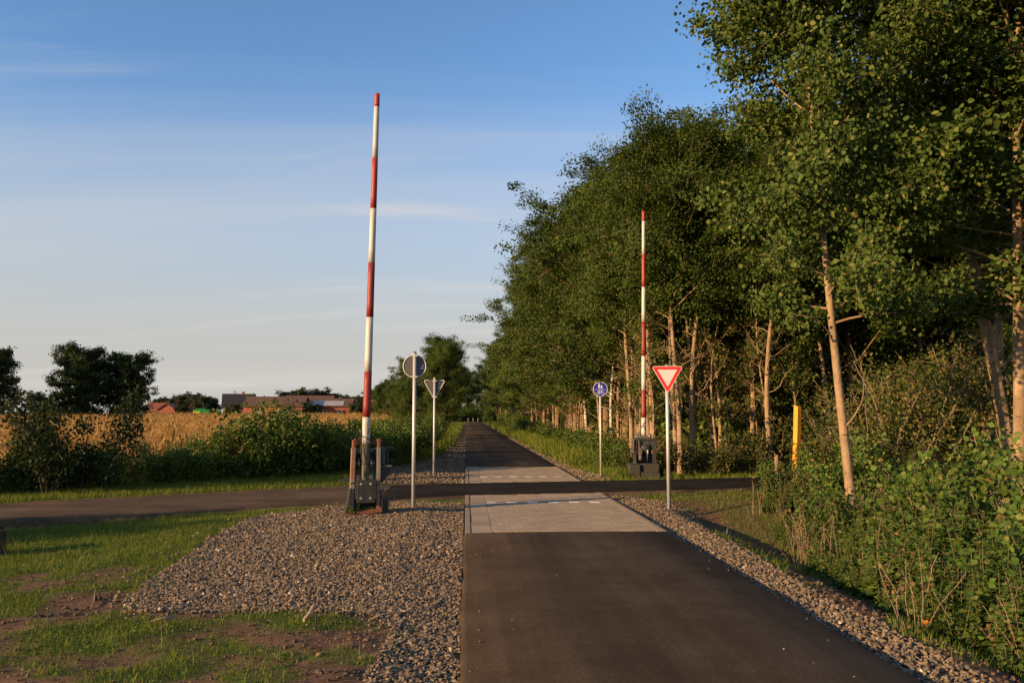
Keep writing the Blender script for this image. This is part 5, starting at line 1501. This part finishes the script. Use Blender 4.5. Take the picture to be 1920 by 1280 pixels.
# ---------------------------------------------------------------- traffic signs
MAT['sign_grey'] = pmat('sign_grey', (0.10, 0.092, 0.08), (0.125, 0.115, 0.10), 5, 0.6, 0.03)
MAT['sign_white'] = pmat('sign_white', (0.60, 0.58, 0.54), (0.66, 0.64, 0.60), 4, 0.45, 0)
MAT['sign_red'] = pmat('sign_red', (0.62, 0.025, 0.02), (0.68, 0.032, 0.025), 4, 0.4, 0)
MAT['sign_blue'] = pmat('sign_blue', (0.006, 0.022, 0.30), (0.010, 0.032, 0.36), 4, 0.4, 0)
MAT['sticker'] = pmat('sticker', (0.62, 0.52, 0.48), (0.72, 0.66, 0.62), 40, 0.5, 0)
def pole(root, h, r=0.030, cap=True):
    p_ = MB().tube([(0, 0, -0.12), (0, 0, h)], r, 20).build('pole', MAT['galv'], root)
    if cap:
        MB().tube([(0, 0, h), (0, 0, h + 0.018)], [r + 0.002, r * 0.8], 20).build('pole_cap', MAT['rubber'], p_)
    return p_
def round_tri(side, rc, n=6):
    """point-down triangle with rounded corners, centred on its centroid, in (x,z)"""
    h = side * math.sqrt(3) / 2
    c = [(-side / 2, h / 3), (side / 2, h / 3), (0, -2 * h / 3)]
    out = []
    for i in range(3):
        px_, pz_ = c[i]
        l = math.hypot(px_, pz_)
        ix, iz = px_ * (1 - 2 * rc / l), pz_ * (1 - 2 * rc / l)
        a0 = math.atan2(pz_, px_)
        for q in range(n + 1):
            a = a0 + R(60) * (1 - 2 * q / n)
            out.append((ix + rc * math.cos(a), iz + rc * math.sin(a)))
    return out
def circle(r, n=40): return [(r * math.cos(2 * math.pi * i / n), r * math.sin(2 * math.pi * i / n)) for i in range(n)]
def shift(o, dx, dz): return [(x + dx, z + dz) for x, z in o]
def rim_of(outline, rad, y0, closed=True):
    pts_ = [(x, y0, z) for x, z in outline]
    pts_.append(pts_[0]); pts_.append(pts_[1])
    return MB().tube(pts_, rad, 8, cap=False)

# give way sign, facing the near path
S1 = empty('give_way_sign', (3.78, 15.47, -0.03), 'red bordered white triangular give way sign on pole right of the near paving', 'road sign', R(-4))
pole(S1, 2.64, 0.034)
zc = 2.63 - 0.02 - 0.57 * math.sqrt(3) / 6
pn = MB().prism(shift(round_tri(0.60, 0.035), 0, zc), -0.055, -0.045).build('sign_panel', MAT['sign_white'], S1)
bo1 = MB()
o1 = shift(round_tri(0.565, 0.025), 0, zc); i1 = shift(round_tri(0.375, 0.008), 0, zc)
bo1.add([(x, -0.0565, z) for x, z in o1] + [(x, -0.0565, z) for x, z in i1], [(i, (i + 1) % len(o1), len(o1) + (i + 1) % len(o1), len(o1) + i) for i in range(len(o1))])
bo1.build('red_border', MAT['sign_red'], pn)
for z in (zc + 0.12, zc - 0.12):
    MB().box(-0.05, 0.05, -0.044, 0.036, z - 0.012, z + 0.012).build('clamp', MAT['galv'], S1)

# round sign seen from behind
S2 = empty('round_road_sign', (-0.95, 15.38, -0.04), 'grey back of a round sign on a tall pole beside the near barrier', 'road sign', R(5))
pole(S2, 2.86, 0.033)
zc = 2.61
pn = MB().prism(shift(circle(0.205, 48), 0, zc), 0.045, 0.052).build('sign_panel', MAT['sign_grey'], S2)
rim_of(shift(circle(0.208, 48), 0, zc), 0.009, 0.044).build('rim', MAT['sign_white'], pn)
MB().prism(shift(circle(0.200, 48), 0, zc), 0.0525, 0.0545).build('front_face', MAT['sign_blue'], pn)
for x0, x1, z0, z1 in ((0.135, 0.17, 0.0, 0.035), (0.10, 0.135, -0.045, -0.02), (0.13, 0.165, -0.05, -0.015)):
    MB().box(x0, x1, 0.0425, 0.0445, zc + z0, zc + z1).build('sticker', MAT['sticker'], pn)
for z in (zc + 0.19, zc - 0.19):
    MB().box(-0.05, 0.05, -0.034, 0.044, z - 0.010, z + 0.010).build('clamp', MAT['sign_white'], S2)

# triangular sign seen from behind
S3 = empty('give_way_sign', (-0.87, 23.02, -0.03), 'grey back of a triangular sign on a pole left of the far paving', 'road sign', R(6))
pole(S3, 2.72, 0.030)
zc = 2.64 - 0.57 * math.sqrt(3) / 6
pn = MB().prism(shift(round_tri(0.60, 0.035), 0.0, zc), 0.04, 0.047).build('sign_panel', MAT['sign_grey'], S3)
rim_of(shift(round_tri(0.60, 0.035), 0, zc), 0.011, 0.040).build('rim', MAT['sign_white'], pn)
MB().prism(shift(round_tri(0.58, 0.03), 0, zc), 0.0475, 0.0495).build('front_face', MAT['sign_white'], pn)
for x0, x1, z0, z1 in ((0.125, 0.16, 0.06, 0.12), (0.125, 0.155, 0.015, 0.04), (0.10, 0.16, -0.05, -0.015)):
    MB().box(x0, x1, 0.0375, 0.0395, zc + z0, zc + z1).build('sticker', MAT['sticker'], pn)
for z in (zc + 0.155, zc - 0.29):
    MB().box(-0.065, 0.065, -0.031, 0.039, z - 0.012, z + 0.012).build('clamp', MAT['sign_white'], S3)

# blue shared path sign
S4 = empty('shared_path_sign', (3.76, 23.17, -0.05), 'round blue pedestrian and cycle path sign on grey pole right of far path', 'road sign', R(-4))
pole(S4, 2.62, 0.030, cap=False)
zc = 2.43
pn = MB().prism(shift(circle(0.20, 48), 0, zc), -0.05, -0.040).build('sign_panel', MAT['sign_blue'], S4)
rim_of(shift(circle(0.198, 48), 0, zc), 0.008, -0.049).build('rim', MAT['sign_white'], pn)
def sym(name, m): return m.build(name, MAT['sign_white'], pn)
Y0, Y1 = -0.0525, -0.0502
sym('dividing_line', MB().box(-0.172, 0.172, Y0, Y1, zc - 0.014, zc - 0.006))
ad = MB().prism(shift(circle(0.017, 16), -0.032, zc + 0.150), Y0, Y1)
ad.prism([(x - 0.022, zc + z) for x, z in [(-0.034, 0.125), (0.004, 0.13), (0.028, 0.09), (0.036, 0.062), (0.03, 0.058), (0.008, 0.085), (0.008, 0.06), (0.018, 0.01), (0.004, 0.008), (-0.008, 0.055), (-0.02, 0.008), (-0.034, 0.01), (-0.026, 0.068), (-0.028, 0.085), (-0.046, 0.06), (-0.052, 0.065)]], Y0, Y1)
sym('adult_symbol', ad)
ch_ = MB().prism(shift(circle(0.014, 14), 0.036, zc + 0.098), Y0, Y1)
ch_.prism([(x + 0.036, zc + z) for x, z in [(-0.02, 0.080), (0.018, 0.080), (0.034, 0.045), (0.026, 0.042), (0.014, 0.055), (0.022, 0.012), (0.010, 0.010), (0.002, 0.035), (-0.008, 0.010), (-0.020, 0.012), (-0.014, 0.055), (-0.03, 0.062)]], Y0, Y1)
sym('child_symbol', ch_)
bk = MB()
for wx in (-0.062, 0.062):
    n_ = 28
    a_ = [(wx + 0.046 * math.cos(2 * math.pi * i / n_), zc - 0.105 + 0.046 * math.sin(2 * math.pi * i / n_)) for i in range(n_)]
    b_ = [(wx + 0.037 * math.cos(2 * math.pi * i / n_), zc - 0.105 + 0.037 * math.sin(2 * math.pi * i / n_)) for i in range(n_)]
    bk.add([(x, Y0, z) for x, z in a_ + b_], [(i, (i + 1) % n_, n_ + (i + 1) % n_, n_ + i) for i in range(n_)])
def stick(m, a, b, w=0.005):
    d = np.array([b[0] - a[0], b[1] - a[1]]); d /= np.linalg.norm(d); q = np.array([-d[1], d[0]]) * w
    m.prism([(a[0] + q[0], zc + a[1] + q[1]), (b[0] + q[0], zc + b[1] + q[1]), (b[0] - q[0], zc + b[1] - q[1]), (a[0] - q[0], zc + a[1] - q[1])], Y0 - 0.0004, Y1)
for a_, b_ in (((-0.062, -0.105), (-0.038, -0.058)), ((-0.038, -0.058), (0.04, -0.058)), ((-0.062, -0.105), (0.0, -0.105)), ((0.0, -0.105), (0.04, -0.058)), ((0.0, -0.105), (-0.042, -0.046)), ((0.062, -0.105), (0.034, -0.038)), ((-0.058, -0.044), (-0.03, -0.044)), ((0.018, -0.036), (0.04, -0.036))):
    stick(bk, a_, b_)
sym('bicycle_symbol', bk)
for z in (zc + 0.12, zc - 0.12):
    MB().box(-0.05, 0.05, -0.0395, 0.032, z - 0.012, z + 0.012).build('clamp', MAT['galv'], S4)

# ---------------------------------------------------------------- posts, stumps and small things
MAT['post_yellow'] = boom_paint('post_yellow', (0.66, 0.27, 0.012), (0.74, 0.33, 0.018), (0.36, 0.17, 0.03), 0.60)
MAT['wood_grey'] = pmat('wood_grey', (0.22, 0.17, 0.12), (0.34, 0.27, 0.20), 10, 0.9, 0.3, stretch=(1, 1, 0.2))
MAT['wood_cut'] = pmat('wood_cut', (0.38, 0.26, 0.15), (0.50, 0.36, 0.22), 12, 0.9, 0.2)
yp = empty('yellow_marker_post', (7.28, 18.2, -0.1), 'yellow square marker post wrapped in creeper beside the lane on the right', 'post', R(24))
pz = MB().box(-0.060, 0.060, -0.060, 0.060, -0.1, 1.96, 0.010).build('shaft', MAT['post_yellow'], yp, rot=(0, R(4.2), 0))
MB().add([(-0.062, -0.062, 1.962), (0.062, -0.062, 1.962), (0.062, 0.062, 1.985), (-0.062, 0.062, 1.985), (-0.062, -0.062, 1.955), (0.062, -0.062, 1.955), (0.062, 0.062, 1.955), (-0.062, 0.062, 1.955)],
         [(0, 1, 2, 3), (0, 1, 5, 4), (1, 2, 6, 5), (2, 3, 7, 6), (3, 0, 4, 7)]).build('cap', MAT['post_yellow'], pz)
# creeper on the post
g = np.random.default_rng(88)
n = 420
zc_ = g.random(n) ** 1.6 * 1.15
C = np.stack([zc_ * 0.073 + g.normal(0, 0.13, n), -0.10 + g.normal(0, 0.09, n), zc_], -1)
cr = empty('creeper', (7.28, 18.1, -0.1), 'green creeper climbing the lower half of the yellow post', 'climbing plant')
AX = g.normal(0, 0.6, (n, 3)); AX[:, 2] -= 0.4
nr = g.normal(0, 0.5, (n, 3)) + np.array([-0.4, -0.6, 0.5])
link('leaves', np_mesh('leaves', *hex_leaves(C, AX, nr, g.uniform(0.035, 0.075, n)), MAT['leaf_weed']), cr)['kind'] = 'stuff'
MB().tube([(0.0, -0.10, 0), (0.05, -0.10, 0.4), (0.02, -0.11, 0.8), (0.09, -0.10, 1.15)], 0.006, 5).build('stem', MAT['stem'], cr)
MB().tube([(-0.1, -0.12, 0), (-0.05, -0.10, 0.5), (0.02, -0.10, 1.0)], 0.005, 5).build('stem', MAT['stem'], cr)
def stump(loc, r, h, label, seed, tilt=(0, 0), bark='bark_brown', cut='wood_cut'):
    g = np.random.default_rng(seed)
    root = empty('tree_stump', loc, label, 'tree stump')
    n = 16; a = np.arange(n) * 2 * math.pi / n
    rr = r * (1 + 0.16 * g.normal(size=n)); flare = r * (1.5 + 0.45 * g.random(n))
    P = []
    for f, z in ((1, -0.05), (0.55, h * 0.18), (0.15, h * 0.5), (0, h * 0.98)):
        q = rr * (1 - f) + flare * f
        P.append(np.stack([np.cos(a) * q + tilt[0] * z, np.sin(a) * q + tilt[1] * z, z + (0.06 * h * g.normal(size=n) if z > h * 0.9 else np.zeros(n))], -1))
    vs = np.concatenate(P)
    idx = np.arange(4 * n).reshape(4, n); nx2 = np.roll(idx, -1, axis=1)
    F = np.stack([idx[:-1], nx2[:-1], nx2[1:], idx[1:]], -1).reshape(-1, 4)
    link('bark', np_mesh('bark', vs, F, MAT[bark], smooth=True), root)
    top = np.concatenate([P[-1] * [0.97, 0.97, 1.0], [P[-1].mean(0) - [0, 0, 0.02 * h]]])
    link('cut_face', np_mesh('cut_face', top, np.array([(i, (i + 1) % n, n) for i in range(n)]), MAT[cut]), root)
stump((-6.12, 10.9, -0.15), 0.26, 0.40, 'dark mossy tree stump at the left picture edge', 3, (0.1, 0), 'bark_dark', 'bark_dark')
stump((7.45, 49.5, -0.2), 0.24, 1.15, 'short cut trunk standing beside the thick bent tree at wood edge', 4)
stump((6.97, 18.45, -0.05), 0.04, 0.85, 'thin cut trunk with pale top beside the yellow post', 5, (0, 0), 'bark_aspen')
# stake in the far verge
st_ = empty('wooden_stake', (-1.60, 51.6, -0.1), 'thin weathered wooden stake in the verge left of the far path', 'stake')
MB().tube([(0, 0, -0.1), (0.01, 0, 1.5)], [0.055, 0.05], 10).build('shaft', MAT['wood_grey'], st_)
MB().tube([(0.01, 0, 1.5), (0.01, 0, 1.56)], [0.05, 0.015], 10).build('tip', MAT['wood_cut'], st_)
for x, lb in ((0.45, 'left'), (1.45, 'middle'), (2.45, 'right')):
    b_ = empty('bollard', (x, 170, 0.0), f'thin grey bollard far down the path, {lb} one of three', 'bollard', group='bollards far down the path')
    MB().tube([(0, 0, -0.05), (0, 0, 0.80)], 0.04, 12).build('post', MAT['galv'], b_)
    MB().tube([(0, 0, 0.80), (0, 0, 0.84)], [0.04, 0.02], 12).build('cap', MAT['rubber'], b_)
# sticks and chips lying on the soil
def stick_obj(name, pts_, r, label, cat_, mat):
    p0 = pts_[0]
    o = MB().tube([(x - p0[0], y - p0[1], z) for x, y, z in pts_], [r, r * 0.95, r * 0.8, r * 0.5][:len(pts_)], 7).build(name, MAT[mat], None, loc=(p0[0], p0[1], G(p0[0], p0[1]) + r * 0.7))
    tag(o, label, cat_)
stick_obj('wood_piece', [(-1.32, 7.05, 0.0), (-1.29, 7.14, 0.03), (-1.27, 7.25, 0.07)], 0.016, 'short reddish wood piece leaning at the lower edge of the gravel', 'stick', 'wood_cut')
stick_obj('twig', [(-0.80, 7.15, 0.01), (-0.70, 7.25, 0.03), (-0.58, 7.33, 0.035), (-0.46, 7.34, 0.02)], 0.010, 'pale curved twig lying where soil meets gravel near the path', 'stick', 'twig')
stick_obj('twig', [(-1.17, 6.75, 0.0), (-1.20, 6.95, 0.03), (-1.24, 7.15, 0.05)], 0.007, 'thin dark twig on the soil below the reddish wood piece', 'stick', 'bark_dark')
stick_obj('twig', [(-3.30, 7.7, 0.0), (-3.38, 7.95, 0.02), (-3.5, 8.25, 0.05)], 0.006, 'thin straw coloured stalk lying on grass left of gravel', 'stick', 'twig')
stick_obj('wood_piece', [(-2.55, 7.0, 0.0), (-2.46, 7.06, 0.02), (-2.36, 7.12, 0.025)], 0.014, 'pale bent wood chip on the soil left of the gravel corner', 'stick', 'wood_grey')
stick_obj('twig', [(4.05, 12.9, 0.0), (4.12, 13.1, 0.05), (4.2, 13.3, 0.12)], 0.012, 'broken branch on the soil between right shoulder and weeds', 'stick', 'twig')
for x, y, s, rz in ((4.35, 22.55, 0.8, 0.3), (5.35, 22.6, 0.9, 1.9), (5.2, 22.95, 1.2, 4.0), (4.45, 23.1, 1.1, 2.2)):
    copy_thing(lweeds[1], (x, y, G(x, y)), rz, s, 'low weed growing against the concrete base of the far barrier', 'weeds at the far barrier base')
# seedlings growing inside the near barrier's base
for x, y, s, rz in ((-1.91, 14.40, 0.55, 0.3), (-1.72, 14.44, 0.30, 1.9), (-1.58, 14.46, 0.33, 4.0)):
    copy_thing(lweeds[0], (x, y, 0.02), rz, s, 'small weed growing out of the base of the near barrier', 'weeds in the near barrier base')
